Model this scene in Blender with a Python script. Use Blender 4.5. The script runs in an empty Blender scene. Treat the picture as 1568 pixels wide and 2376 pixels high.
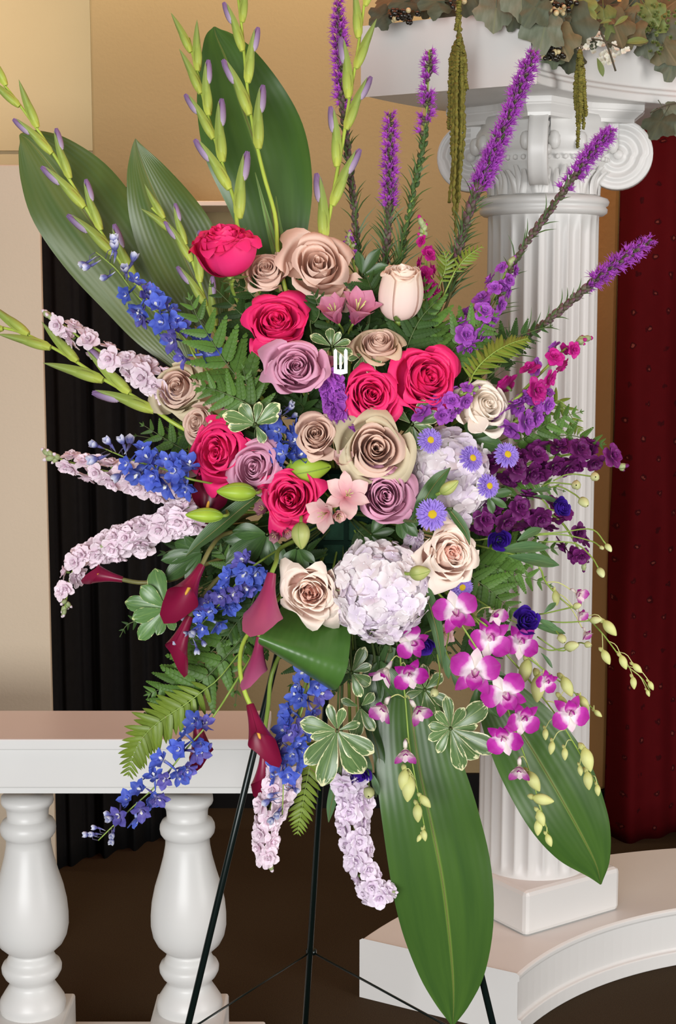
import bpy, math, random
import numpy as np
from mathutils import Vector, Matrix

# ---------------------------------------------------------------- camera, world, lights, exposure
SC = bpy.context.scene
COL = SC.collection
FPX, PITCH, CAMH = 3570.0, math.radians(7.39), 1.62      # focal length in pixels of the 1568x2376 frame
cam_data = bpy.data.cameras.new('camera'); cam = bpy.data.objects.new('camera', cam_data); COL.objects.link(cam)
cam.location = (0, 0, CAMH); cam.rotation_euler = (math.pi/2 - PITCH, 0, 0)
cam_data.sensor_fit = 'VERTICAL'; cam_data.sensor_height = 36.0; cam_data.lens = 36.0*FPX/2376.0
cam_data.clip_start = 0.05; cam_data.clip_end = 60
SC.camera = cam
vs = SC.view_settings
vs.view_transform = 'Standard'; vs.look = 'None'; vs.exposure = 0.36; vs.gamma = 1.0; vs.use_curve_mapping = False

world = bpy.data.worlds.new('world'); SC.world = world; world.use_nodes = True
world.node_tree.nodes['Background'].inputs[0].default_value = (1.0, 0.82, 0.70, 1)
world.node_tree.nodes['Background'].inputs[1].default_value = 0.075

def area(name, loc, target, sx, sy, energy, col):
    l = bpy.data.lights.new(name, 'AREA'); l.shape = 'RECTANGLE'; l.size = sx; l.size_y = sy
    l.energy = energy; l.color = col
    o = bpy.data.objects.new(name, l); COL.objects.link(o); o.location = loc
    o.rotation_euler = (Vector(target) - Vector(loc)).to_track_quat('-Z', 'Y').to_euler()
    return o
area('window_light', (-1.4, -2.5, 1.45), (0.2, 3.2, 1.3), 3.2, 2.0, 240, (0.98, 0.99, 1.0))
area('window_light_side', (3.4, 0.6, 1.25), (0.4, 3.6, 1.2), 1.6, 1.8, 75, (1.0, 0.97, 0.95))
area('wall_wash_light', (0.0, 4.50, 3.05), (0.0, 4.92, 2.2), 6.0, 0.12, 31, (1.0, 0.84, 0.60))
area('ceiling_light', (0.2, 3.2, 3.6), (0.2, 3.2, 0), 2.4, 2.0, 25, (1.0, 0.32, 0.17))

# ---------------------------------------------------------------- helpers
random.seed(11); RNG = np.random.default_rng(11)
_f = np.array([0, math.cos(PITCH), -math.sin(PITCH)]); _u = np.array([0, math.sin(PITCH), math.cos(PITCH)]); _r = np.array([1.0, 0, 0])
def P(px, py, D):
    """point of the place seen at photo pixel (px, py) whose distance in front of the camera position is D"""
    v = _f + (px-784)/FPX*_r + (1188-py)/FPX*_u
    return Vector(v*(D/v[1]) + np.array([0, 0, CAMH]))
def PZ(px, py, z):
    v = _f + (px-784)/FPX*_r + (1188-py)/FPX*_u
    return Vector(v*((z-CAMH)/v[2]) + np.array([0, 0, CAMH]))
def mpx(n, D): return n*D/FPX
def view(ax, ay, az=1.0):
    """direction: ax to the right, ay up, az towards the viewer"""
    return Vector((_r*ax + _u*ay - _f*az)).normalized()
def dep(x, y):
    q = ((x-800)/650.0)**2 + ((y-1150)/760.0)**2
    return 2.50 + 0.28*min(1.0, q)
FOAM = P(800, 1190, 2.74)
CEN = P(800, 1150, 2.95)
def outward(p, k=0.75):
    d = (Vector(p) - CEN).normalized(); c = (Vector((0, 0, CAMH)) - Vector(p)).normalized()
    return (d*k + c*(1-k)).normalized()

def lin(h):
    if isinstance(h, str):
        h = h.lstrip('#'); h = [int(h[i:i+2], 16)/255 for i in (0, 2, 4)]
    return tuple((c/12.92 if c <= 0.04045 else ((c+0.055)/1.055)**2.4) for c in h) + (1.0,)

class MB:
    def __init__(s): s.v = []; s.f = []; s.uv = []; s.m = []; s.n = 0
    def sheet(s, pts, M=None, mat=0, close_u=False, uv=None):
        pts = np.asarray(pts, float); nv, nu, _ = pts.shape
        q = pts.reshape(-1, 3)
        if M is not None:
            A = np.array(M); q = q @ A[:3, :3].T + A[:3, 3]
        s.v.append(q)
        if uv is None:
            uu, vv = np.meshgrid(np.linspace(0, 1, nu), np.linspace(0, 1, nv)); uv = np.stack([uu, vv], -1)
        s.uv.append(np.asarray(uv, float).reshape(-1, 2))
        b = s.n
        for j in range(nv-1):
            for i in range(nu if close_u else nu-1):
                i2 = (i+1) % nu
                s.f.append((b+j*nu+i, b+j*nu+i2, b+(j+1)*nu+i2, b+(j+1)*nu+i)); s.m.append(mat)
        s.n += len(q); return s
    def raw(s, V, F, M=None, mat=0, uv=None):
        q = np.asarray(V, float)
        if M is not None:
            A = np.array(M); q = q @ A[:3, :3].T + A[:3, 3]
        s.v.append(q); s.uv.append(np.zeros((len(q), 2)) if uv is None else np.asarray(uv, float))
        for fc in F: s.f.append(tuple(i+s.n for i in fc)); s.m.append(mat)
        s.n += len(q); return s
    def box(s, x0, x1, y0, y1, z0, z1, mat=0):
        V = [(x, y, z) for z in (z0, z1) for y in (y0, y1) for x in (x0, x1)]
        return s.raw(V, [(0,2,3,1),(4,5,7,6),(0,1,5,4),(2,6,7,3),(0,4,6,2),(1,3,7,5)], mat=mat)
    def tube(s, pts, rad, n=6, mat=0, cap=True):
        pts = [Vector(p) for p in pts]; m = len(pts)
        rad = [rad]*m if np.isscalar(rad) else list(rad)
        tan = [(pts[min(i+1, m-1)]-pts[max(i-1, 0)]).normalized() for i in range(m)]
        a = tan[0].orthogonal().normalized(); rows = []
        for i in range(m):
            a = (a - tan[i]*a.dot(tan[i])).normalized(); b = tan[i].cross(a)
            rows.append([pts[i] + (a*math.cos(t)+b*math.sin(t))*rad[i] for t in [2*math.pi*k/n for k in range(n)]])
        b0 = s.n
        s.sheet(np.array([[list(p) for p in r] for r in rows]), mat=mat, close_u=True)
        if cap:
            s.f.append(tuple(b0+k for k in range(n))[::-1]); s.m.append(mat)
            s.f.append(tuple(b0+(m-1)*n+k for k in range(n))); s.m.append(mat)
        return s
    def lathe(s, prof, n=32, M=None, mat=0):
        th = np.linspace(0, 2*math.pi, n, endpoint=False)
        pts = np.array([[(r*math.cos(t), r*math.sin(t), z) for t in th] for r, z in prof])
        b0 = s.n; s.sheet(pts, M, mat, close_u=True); m = len(prof)
        s.f.append(tuple(b0+k for k in range(n))[::-1]); s.m.append(mat)
        s.f.append(tuple(b0+(m-1)*n+k for k in range(n))); s.m.append(mat)
        return s
    def mesh(s, name, mats, smooth=True):
        me = bpy.data.meshes.new(name)
        V = np.concatenate(s.v); me.from_pydata(V.tolist(), [], s.f)
        UV = np.concatenate(s.uv); lay = me.uv_layers.new(name='UVMap')
        idx = np.empty(len(me.loops), np.int32); me.loops.foreach_get('vertex_index', idx)
        lay.data.foreach_set('uv', UV[idx].astype(np.float32).ravel())
        if not isinstance(mats, (list, tuple)): mats = [mats]
        for m in mats: me.materials.append(m)
        me.polygons.foreach_set('material_index', np.array(s.m, np.int32))
        if smooth: me.polygons.foreach_set('use_smooth', np.ones(len(me.polygons), bool))
        me.update(); return me

WM = {}
def ob(name, me, parent=None, M=None):
    o = bpy.data.objects.new(name, me); COL.objects.link(o)
    M = Matrix.Identity(4) if M is None else M
    if parent is not None:
        o.parent = parent; o.matrix_parent_inverse = WM[parent.name].inverted()
    o.matrix_basis = M; WM[o.name] = M
    return o
def tag(o, label, cat, group=None, kind=None):
    o['label'] = label
    if cat: o['category'] = cat
    if group: o['group'] = group
    if kind: o['kind'] = kind
    return o
def thing(name, label, cat, loc, group=None, kind=None):
    return tag(ob(name, None, None, Matrix.Translation(Vector(loc))), label, cat, group, kind)
def centred(mb, name, mats, smooth=True):
    """mesh moved to its own origin + matrix that puts it back"""
    V = np.concatenate(mb.v); c = (V.min(0)+V.max(0))/2
    mb.v = [v - c for v in mb.v]
    return mb.mesh(name, mats, smooth), Matrix.Translation(Vector(c))
def put(name, mb, mats, parent=None, smooth=True):
    me, M = centred(mb, name, mats, smooth); return ob(name, me, parent, M)
def bevel(o, w, seg=2, ang=35):
    m = o.modifiers.new('bevel', 'BEVEL'); m.width = w; m.segments = seg; m.limit_method = 'ANGLE'; m.angle_limit = math.radians(ang)
    return o
def frame(pos, z, y=None, s=1.0, roll=0.0):
    z = Vector(z).normalized(); y = Vector(y) if y is not None else Vector((0, 0, 1))
    x = y.cross(z)
    if x.length < 1e-4: x = z.orthogonal()
    x.normalize(); y = z.cross(x)
    if roll:
        c, sn = math.cos(roll), math.sin(roll); x, y = x*c + y*sn, y*c - x*sn
    if np.isscalar(s): s = (s, s, s)
    return Matrix(((x.x*s[0], y.x*s[1], z.x*s[2], pos[0]), (x.y*s[0], y.y*s[1], z.y*s[2], pos[1]), (x.z*s[0], y.z*s[1], z.z*s[2], pos[2]), (0, 0, 0, 1)))
def frame_y(pos, y, zhint, s=1.0):
    """local +Y along y, local +Z towards zhint"""
    y = Vector(y).normalized(); z = Vector(zhint); z = z - y*z.dot(y)
    if z.length < 1e-4: z = y.orthogonal()
    return frame(pos, z, y, s)
def spline(pts, n):
    p = [np.array(q, float) for q in pts]
    if len(p) == 2: p = [p[0], (p[0]+p[1])/2, p[1]]
    p = [2*p[0]-p[1]] + p + [2*p[-1]-p[-2]]
    out = []; segs = len(p)-3
    for k in range(n):
        t = k/(n-1)*segs; i = min(int(t), segs-1); t -= i
        a, b, c, d = p[i:i+4]
        out.append(Vector(0.5*((2*b)+(c-a)*t+(2*a-5*b+4*c-d)*t*t+(3*b-a-3*c+d)*t**3)))
    return out
def path(pts, n=24, D0=None, D1=None):
    """photo-traced stem: (px, py) or (px, py, D) -> smooth 3D line"""
    L = [0]
    for a, b in zip(pts, pts[1:]): L.append(L[-1]+math.hypot(b[0]-a[0], b[1]-a[1]))
    q = []
    for p, l in zip(pts, L):
        D = p[2] if len(p) > 2 else ((D0 + (D1-D0)*l/L[-1]) if D0 is not None else dep(p[0], p[1]))
        q.append(P(p[0], p[1], D))
    return spline(q, n)
def along(pts, t):
    x = t*(len(pts)-1); i = min(int(x), len(pts)-2); k = x-i
    return pts[i].lerp(pts[i+1], k), (pts[i+1]-pts[i]).normalized()

# ---------------------------------------------------------------- materials
def nodes(name):
    m = bpy.data.materials.new(name); m.use_nodes = True
    nt = m.node_tree; return m, nt, nt.nodes['Principled BSDF'], nt.nodes.new, nt.links.new
def ramp(nt, stops):
    n = nt.nodes.new('ShaderNodeValToRGB'); e = n.color_ramp.elements
    while len(e) > len(stops): e.remove(e[-1])
    while len(e) < len(stops): e.new(1.0)
    for k, (p, c) in enumerate(stops): e[k].position = p; e[k].color = lin(c) if isinstance(c, str) else c
    return n
def finish(m, nt, bs, color_socket, var, transl, N, L):
    """per-object value variation, then a translucent share"""
    if var:
        oi = N('ShaderNodeObjectInfo'); mr = N('ShaderNodeMapRange'); mr.inputs[3].default_value = 1-var; mr.inputs[4].default_value = 1+var
        L(oi.outputs['Random'], mr.inputs[0]); hs = N('ShaderNodeHueSaturation'); L(mr.outputs[0], hs.inputs['Value'])
        L(color_socket, hs.inputs['Color']); color_socket = hs.outputs[0]
    L(color_socket, bs.inputs['Base Color'])
    if transl:
        tr = N('ShaderNodeBsdfTranslucent'); L(color_socket, tr.inputs[0]); mx = N('ShaderNodeMixShader'); mx.inputs[0].default_value = transl
        L(bs.outputs[0], mx.inputs[1]); L(tr.outputs[0], mx.inputs[2]); L(mx.outputs[0], nt.nodes['Material Output'].inputs[0])
    return m
def m_plain(name, c, rough=0.5, c2=None, scale=8.0, bump=0.0, bscale=60.0, metal=0.0, coat=0.0, spec=0.5, var=0.0, transl=0.0, detail=3.0):
    m, nt, bs, N, L = nodes(name)
    bs.inputs['Roughness'].default_value = rough; bs.inputs['Metallic'].default_value = metal
    bs.inputs['Coat Weight'].default_value = coat; bs.inputs['Specular IOR Level'].default_value = spec
    tc = N('ShaderNodeTexCoord')
    if c2:
        no = N('ShaderNodeTexNoise'); no.inputs['Scale'].default_value = scale; no.inputs['Detail'].default_value = detail; L(tc.outputs['Object'], no.inputs['Vector'])
        r = ramp(nt, [(0.3, c), (0.7, c2)]); L(no.outputs['Fac'], r.inputs[0]); cs = r.outputs[0]
    else:
        rg = N('ShaderNodeRGB'); rg.outputs[0].default_value = lin(c); cs = rg.outputs[0]
    if bump:
        nb = N('ShaderNodeTexNoise'); nb.inputs['Scale'].default_value = bscale; nb.inputs['Detail'].default_value = 4; L(tc.outputs['Object'], nb.inputs['Vector'])
        bp = N('ShaderNodeBump'); bp.inputs['Strength'].default_value = bump; bp.inputs['Distance'].default_value = 0.004
        L(nb.outputs['Fac'], bp.inputs['Height']); L(bp.outputs[0], bs.inputs['Normal'])
    return finish(m, nt, bs, cs, var, transl, N, L)
def m_petal(name, stops, rough=0.55, transl=0.22, var=0.07, veins=18.0, vein=0.045, spec=0.3, across=False):
    """colour runs along the petal (UV v); faint veins"""
    m, nt, bs, N, L = nodes(name)
    bs.inputs['Roughness'].default_value = rough; bs.inputs['Specular IOR Level'].default_value = spec
    uv = N('ShaderNodeUVMap'); sp = N('ShaderNodeSeparateXYZ'); L(uv.outputs[0], sp.inputs[0])
    no = N('ShaderNodeTexNoise'); no.inputs['Scale'].default_value = 3.0; L(uv.outputs[0], no.inputs['Vector'])
    ad = N('ShaderNodeMath'); ad.operation = 'MULTIPLY_ADD'; L(no.outputs['Fac'], ad.inputs[0]); ad.inputs[1].default_value = 0.22
    sb = N('ShaderNodeMath'); sb.operation = 'SUBTRACT'; L(sp.outputs[1], sb.inputs[0]); sb.inputs[1].default_value = 0.11
    L(sb.outputs[0], ad.inputs[2])
    r = ramp(nt, stops); L(ad.outputs[0], r.inputs[0])
    if vein:
        w = N('ShaderNodeTexWave'); w.wave_type = 'BANDS'; w.bands_direction = 'X'; w.inputs['Scale'].default_value = veins/6.0; w.inputs['Distortion'].default_value = 2.0; w.inputs['Detail'].default_value = 1.5
        L(uv.outputs[0], w.inputs['Vector'])
        bp = N('ShaderNodeBump'); bp.inputs['Strength'].default_value = vein; bp.inputs['Distance'].default_value = 0.001
        L(w.outputs['Fac'], bp.inputs['Height']); L(bp.outputs[0], bs.inputs['Normal'])
    return finish(m, nt, bs, r.outputs[0], var, transl, N, L)
def m_leaf(name, c, c2, rough=0.35, margin=None, mwidth=0.86, ribs=0.0, ribstr=0.25, midrib=None, var=0.12, transl=0.12, spec=0.5, patch=2.0):
    """leaf: patchy green, optional pale ragged margin, parallel ribs along the blade and a pale midrib"""
    m, nt, bs, N, L = nodes(name)
    bs.inputs['Roughness'].default_value = rough; bs.inputs['Specular IOR Level'].default_value = spec
    uv = N('ShaderNodeUVMap'); sp = N('ShaderNodeSeparateXYZ'); L(uv.outputs[0], sp.inputs[0])
    mp = N('ShaderNodeMapping'); mp.inputs['Scale'].default_value = (patch*2.5, patch*0.9, 1); L(uv.outputs[0], mp.inputs[0])
    no = N('ShaderNodeTexNoise'); no.inputs['Scale'].default_value = 2.0; no.inputs['Detail'].default_value = 4; L(mp.outputs[0], no.inputs['Vector'])
    r = ramp(nt, [(0.35, c), (0.65, c2)]); L(no.outputs['Fac'], r.inputs[0]); cs = r.outputs[0]
    a = N('ShaderNodeMath'); a.operation = 'MULTIPLY_ADD'; L(sp.outputs[0], a.inputs[0]); a.inputs[1].default_value = 2; a.inputs[2].default_value = -1
    ab = N('ShaderNodeMath'); ab.operation = 'ABSOLUTE'; L(a.outputs[0], ab.inputs[0])
    def mix(fac, col):
        nonlocal cs
        mx = N('ShaderNodeMix'); mx.data_type = 'RGBA'; L(fac, mx.inputs[0]); L(cs, mx.inputs[6]); mx.inputs[7].default_value = lin(col); cs = mx.outputs[2]
    if midrib:
        g = N('ShaderNodeMapRange'); g.inputs[1].default_value = 0.05; g.inputs[2].default_value = 0.015; L(ab.outputs[0], g.inputs[0]); mix(g.outputs[0], midrib)
    if margin:
        mx_ = N('ShaderNodeMath'); mx_.operation = 'MAXIMUM'; L(ab.outputs[0], mx_.inputs[0]); L(sp.outputs[1], mx_.inputs[1])
        n2 = N('ShaderNodeTexNoise'); n2.inputs['Scale'].default_value = 7.0; n2.inputs['Detail'].default_value = 3
        oi = N('ShaderNodeObjectInfo'); va = N('ShaderNodeVectorMath'); va.operation = 'ADD'; L(uv.outputs[0], va.inputs[0])
        cb = N('ShaderNodeCombineXYZ'); sc = N('ShaderNodeMath'); sc.operation = 'MULTIPLY'; sc.inputs[1].default_value = 37; L(oi.outputs['Random'], sc.inputs[0]); L(sc.outputs[0], cb.inputs[0]); L(cb.outputs[0], va.inputs[1])
        L(va.outputs[0], n2.inputs['Vector'])
        ad = N('ShaderNodeMath'); ad.operation = 'MULTIPLY_ADD'; L(n2.outputs['Fac'], ad.inputs[0]); ad.inputs[1].default_value = 0.5; L(mx_.outputs[0], ad.inputs[2])
        g = N('ShaderNodeMapRange'); g.inputs[1].default_value = mwidth+0.25; g.inputs[2].default_value = mwidth+0.29; L(ad.outputs[0], g.inputs[0]); mix(g.outputs[0], margin)
    if ribs:
        w = N('ShaderNodeTexWave'); w.wave_type = 'BANDS'; w.bands_direction = 'X'; w.inputs['Scale'].default_value = ribs; w.inputs['Distortion'].default_value = 0.6; w.inputs['Detail'].default_value = 2; w.inputs['Detail Scale'].default_value = 0.4
        L(uv.outputs[0], w.inputs['Vector'])
        bp = N('ShaderNodeBump'); bp.inputs['Strength'].default_value = ribstr; bp.inputs['Distance'].default_value = 0.002
        L(w.outputs['Fac'], bp.inputs['Height']); L(bp.outputs[0], bs.inputs['Normal'])
    return finish(m, nt, bs, cs, var, transl, N, L)
# ---------------------------------------------------------------- the room
MT = {}
MT['wall'] = m_plain('tan_wall', '#8c7a54', 0.75, '#917f59', 2.0, bump=0.25, bscale=90)
MT['wall_far'] = m_plain('cream_wall', '#bcab86', 0.75, '#c1b08b', 2.0, bump=0.1, bscale=60)
MT['wall_beige'] = m_plain('beige_partition', '#bcad96', 0.8, '#c0b19b', 2.0, bump=0.2, bscale=120)
MT['pilaster'] = m_plain('brown_pilaster', '#a87e46', 0.7, '#ae844c', 2.0, bump=0.2, bscale=80)
MT['carpet'] = m_plain('brown_carpet', '#30271b', 0.95, '#433727', 380.0, bump=0.6, bscale=420, spec=0.1)
MT['black'] = m_plain('black_base', '#0a0909', 0.8, spec=0.2)
MT['white'] = m_plain('white_plastic', '#d8d7d4', 0.36, '#dcdbd8', 3.0, bump=0.03, bscale=30, spec=0.4)
MT['shelf'] = m_plain('shelf_paint', '#e2d2bd', 0.5)

def structure(name, mb, mat, label, bev=0.0, smooth=False):
    o = put(name, mb, mat, None, smooth); o['kind'] = 'structure'; o['label'] = label
    if bev: bevel(o, bev)
    return o
WY = 4.92
structure('floor', MB().sheet([[(-5, -4, 0), (6, -4, 0)], [(-5, 7, 0), (6, 7, 0)]]), MT['carpet'], 'dark brown short pile carpet floor')
x0 = P(211, 200, WY).x
structure('wall_back', MB().box(x0, 4.2, WY, WY+0.45, 0, 3.9), MT['wall'], 'tan textured wall behind the flowers and column', 0.008)
zg = P(100, 355, 5.3).z
mb = MB().box(-3.4, x0+0.02, 5.3, 5.4, zg+0.008, 3.9).box(-3.4, x0+0.02, 5.3, 5.4, 0, zg-0.004).box(-3.4, x0+0.02, 5.315, 5.41, zg-0.02, zg+0.02)
structure('wall_alcove', mb, MT['wall_far'], 'cream recessed wall with one thin dark horizontal seam')
xr = P(93, 520, 3.78).x; zt = P(40, 382, 3.78).z
structure('wall_partition', MB().box(-2.6, xr, 3.78, 3.80, 0, zt), MT['wall_beige'], 'pale beige partition wall at the left edge', 0.004)
structure('baseboard_back', MB().box(x0, 4.2, WY-0.018, WY, 0, 0.115), MT['black'], 'black baseboard along the tan wall')
xa, xb = P(1330, 900, 4.78).x, P(1437, 480, 4.78).x
structure('trim_1', MB().box(xa, xb, 4.78, WY, 0.1, 3.9), MT['pilaster'], 'brown pilaster strip between column and red curtain', 0.012)
structure('baseboard_pilaster', MB().box(xa-0.01, xb+0.01, 4.768, WY, 0, 0.1), MT['black'], 'black baseboard under the brown pilaster')
# wall shelf seen between two big leaves
a, b = P(405, 471, 4.62), P(600, 471, 4.62)
o = bevel(put('wall_shelf', MB().box(a.x, b.x, 4.62, WY, a.z-0.008, a.z+0.006), MT['shelf'], None, False), 0.002)
tag(o, 'thin pale wall shelf half hidden between two tall leaves', 'shelf')

# ---------------------------------------------------------------- curtains
def cloth(name, x0, x1, y0, y1, z0, z1, amp, freq, mat, label, cat, seed, nx=160, nz=30, sway=0.0, crumple=0.0):
    r = np.random.default_rng(seed); ph = r.uniform(0, 6.28, 6)
    X = np.linspace(0, 1, nx); Z = np.linspace(0, 1, nz); pts = []
    for k in Z:
        row = []
        for t in X:
            f = amp*(math.sin(freq*t*6.28+ph[0]+1.1*math.sin(freq*0.37*t*6.28+ph[1]))*0.7+0.4*math.sin(freq*2.3*t*6.28+ph[2]+k*1.2))
            f *= 0.7+0.5*(1-k)
            f += crumple*math.sin(k*9+ph[3]+t*5)*math.sin(t*11+ph[4]+k*6)*math.exp(-((k-0.35)/0.25)**2)
            row.append((x0+(x1-x0)*t+sway*(1-k)*math.sin(t*9+ph[5]), y0+(y1-y0)*t+f, z0+(z1-z0)*k + (0.003*math.sin(t*40) if k == 1 else 0)))
        pts.append(row)
    o = put(name, MB().sheet(pts), mat)
    sd = o.modifiers.new('solid', 'SOLIDIFY'); sd.thickness = 0.004
    return tag(o, label, cat)
MT['drape'] = m_plain('black_drape', '#101011', 0.85, '#0b0b0c', 40, bump=0.2, bscale=500, spec=0.25)
a, b = P(60, 440, 4.34), P(425, 432, 4.62)
cloth('black_curtain', a.x, b.x, 4.33, 4.66, 0.0, P(270, 432, 4.5).z, 0.03, 4.2, MT['drape'], 'floor length black pleated curtain beside the beige partition', 'curtain', 3)
def m_red():
    m, nt, bs, N, L = nodes('red_damask')
    bs.inputs['Roughness'].default_value = 0.85; bs.inputs['Specular IOR Level'].default_value = 0.08
    tc = N('ShaderNodeTexCoord'); mp = N('ShaderNodeMapping'); mp.inputs['Scale'].default_value = (13, 0.01, 13); mp.inputs['Rotation'].default_value = (0, 0.75, 0); mp.inputs['Location'].default_value = (0, 0.09, 0); L(tc.outputs['Object'], mp.inputs[0])
    vo = N('ShaderNodeTexVoronoi'); vo.inputs['Randomness'].default_value = 0.18; vo.inputs['Scale'].default_value = 1.0; L(mp.outputs[0], vo.inputs['Vector'])
    no = N('ShaderNodeTexNoise'); no.inputs['Scale'].default_value = 90; L(tc.outputs['Object'], no.inputs['Vector'])
    ad = N('ShaderNodeMath'); ad.operation = 'MULTIPLY_ADD'; L(no.outputs['Fac'], ad.inputs[0]); ad.inputs[1].default_value = 0.28; L(vo.outputs['Distance'], ad.inputs[2])
    r = ramp(nt, [(0.0, '#7e4238'), (0.17, '#6e342c'), (0.20, '#36060a'), (0.24, '#36060a'), (0.28, '#4e070c'), (1.0, '#4a060b')]); L(ad.outputs[0], r.inputs[0]); L(r.outputs[0], bs.inputs['Base Color'])
    return m
MT['red'] = m_red()
a = P(1436, 700, 4.62)
cloth('red_curtain', P(1424, 1100, 4.62).x, a.x+1.25, 4.60, 4.68, 0.0, 2.42, 0.045, 4.6, MT['red'], 'dark red curtain with small woven sprigs behind the column', 'curtain', 8, nx=220, nz=60, crumple=0.05)

# ---------------------------------------------------------------- balustrade at the left
RD = 3.05; BA = RD+0.111; Q = RD/3.3
def zpx(y, D=BA): return P(437, y, D).z
PZB = P(560, 2368, RD+0.228).z
bal = thing('balustrade', 'white balustrade with two turned balusters under a flat handrail', 'balustrade', (-0.33, BA, 0))
xe = P(612, 1780, RD).x; zt_, zb_ = P(300, 1716, RD).z, P(300, 1843, RD).z
hr = put('handrail', MB().box(-1.6, xe, RD, RD+0.218, zb_+0.012, zt_), MT['white'], bal, False); bevel(hr, 0.004)
put('fascia_band', MB().box(-1.6, xe+0.006, RD-0.006, RD+0.224, zt_-0.021, zt_+0.002), MT['white'], hr, False)
bevel(bpy.data.objects['fascia_band'], 0.003)
put('lower_moulding', MB().box(-1.6, xe-0.004, RD+0.006, RD+0.212, zb_, zb_+0.014), MT['white'], hr, False)
bevel(put('base_rail', MB().box(-1.6, P(615, 2366, RD+0.2).x, RD-0.01, RD+0.228, 0, PZB), MT['white'], bal, False), 0.006)
prof_px = [(63,1846),(64,1858),(62,1863),(56,1869),(53,1873),(51,1880),(50,1896),(54,1899),(62,1903),(67,1912),(68,1921),(66,1931),(60,1939),(54,1944),(55,1960),(60,1985),(70,2020),(82,2055),(90,2090),(93,2120),(93,2145),(88,2168),(78,2186),(62,2200),(52,2205),(50,2210),(55,2213),(60,2222),(62,2228),(70,2232),(74,2240),(73,2250),(66,2262),(57,2270),(54,2276),(58,2284),(68,2298),(79,2314),(82,2326),(79,2340),(72,2352)]
k = BA/FPX
bprof = [(r*k*0.98, zpx(y)) for r, y in prof_px]; print('baluster z', bprof[-1], PZB, P(437, 2303, BA+0.079).z)
bmesh_ = MB().lathe(bprof[::-1], 48).mesh('baluster', MT['white'])
plm = MB().box(-0.079, 0.079, -0.079, 0.079, PZB, P(437, 2303, BA+0.079).z).mesh('baluster_plinth', MT['white'], False)
for x in (P(70, 2100, BA).x-0.325, P(70, 2100, BA).x, P(437, 2100, BA).x):
    bo = ob('baluster', bmesh_, bal, Matrix.Translation((x, BA, 0)))
    bevel(ob('baluster_plinth', plm, bo, Matrix.Translation((x, BA, 0))), 0.006)

# ---------------------------------------------------------------- curved platform, column and beam
CX, CY, RI, RO = 1.17, 2.86, 0.873, 1.283
def arc_solid(prof_in, prof_out, a0, a1, n=56, fillet=0.03):
    """annular block: prof_in / prof_out are (offset, z) outlines of the inner and outer faces"""
    prof = [(RI+o, z) for o, z in prof_in] + [(RO+o, z) for o, z in prof_out[::-1]]
    m = len(prof); mb = MB(); pts = []
    for k in range(n):
        a = math.radians(a0 + (a1-a0)*k/(n-1))
        pts.append([(CX+r*math.cos(a), CY+r*math.sin(a), z) for r, z in prof])
    mb.sheet(pts, close_u=True); b = 0
    mb.f.append(tuple(range(m))); mb.m.append(0); mb.f.append(tuple((n-1)*m+i for i in range(m))[::-1]); mb.m.append(0)
    return mb
HB = 0.145
pin = [(0.0, 0), (0.0, 0.035), (0.008, 0.037), (0.010, 0.043), (0.010, 0.128), (0.006, 0.131), (0.006, 0.141), (0.012, 0.145)]
pout = [(0.0, 0), (0.0, 0.141), (-0.006, 0.145)]
plat = put('curved_platform', arc_solid(pin, pout, 150.5, 40), MT['white'], None, True)
plat.data.shade_flat(); bevel(plat, 0.007, 3, 40)
tag(plat, 'low white curved platform on the carpet under the column', 'platform')
BZ = 2.095
bin_ = [(0.0, 0), (0.0, 0.018), (0.006, 0.021), (0.006, 0.030), (0.014, 0.034), (0.014, 0.146)]
beam = put('entablature', arc_solid([(o, z+BZ) for o, z in bin_], [(o, z+BZ) for o, z in ((0, 0), (0, 0.146))], 150.5, 40), MT['white'], None, True)
beam.data.shade_flat(); bevel(beam, 0.009, 3, 40)
tag(beam, 'white curved entablature beam resting on the column capital', 'beam', kind='thing')

KX, KY, KR = 0.487, 3.714, math.radians(34)
R2 = Matrix.Translation((KX, KY, 0)) @ Matrix.Rotation(KR, 4, 'Z')
colm = thing('ionic_column', 'white fluted column with scroll capital on a square plinth', 'column', (KX, KY, HB), kind='thing')
bevel(ob('plinth', MB().box(-0.154, 0.154, -0.154, 0.154, HB, 0.256).mesh('plinth', MT['white'], False), colm, R2), 0.012)
def shaft():
    zs = [0.256, 0.262, 0.272, 0.284, 0.30, 0.7, 1.2, 1.7, 1.80, 1.83, 1.845]
    nf, per = 24, 10; th = np.linspace(0, 2*math.pi, nf*per, endpoint=False); pts = []
    for z in zs:
        R = 0.136-0.005*(z-0.256)/1.6; d = 0.0085*min(1, max(0, (z-0.262)/0.028))*min(1, max(0, (1.842-z)/0.03))
        pts.append([((R-d*max(0, math.sin((t*nf/2) % math.pi)**0.7*1.25-0.25))*math.cos(t), (R-d*max(0, math.sin((t*nf/2) % math.pi)**0.7*1.25-0.25))*math.sin(t), z) for t in th])
    return MB().sheet(pts, close_u=True).mesh('shaft', MT['white'])
ob('shaft', shaft(), colm, R2)
neck = [(0.130,1.845),(0.142,1.846),(0.150,1.852),(0.151,1.860),(0.146,1.866),(0.152,1.869),(0.155,1.877),(0.151,1.884),(0.142,1.887),(0.134,1.890)]
ob('neck_ring', MB().lathe(neck, 64).mesh('neck_ring', MT['white']), colm, R2)
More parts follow.
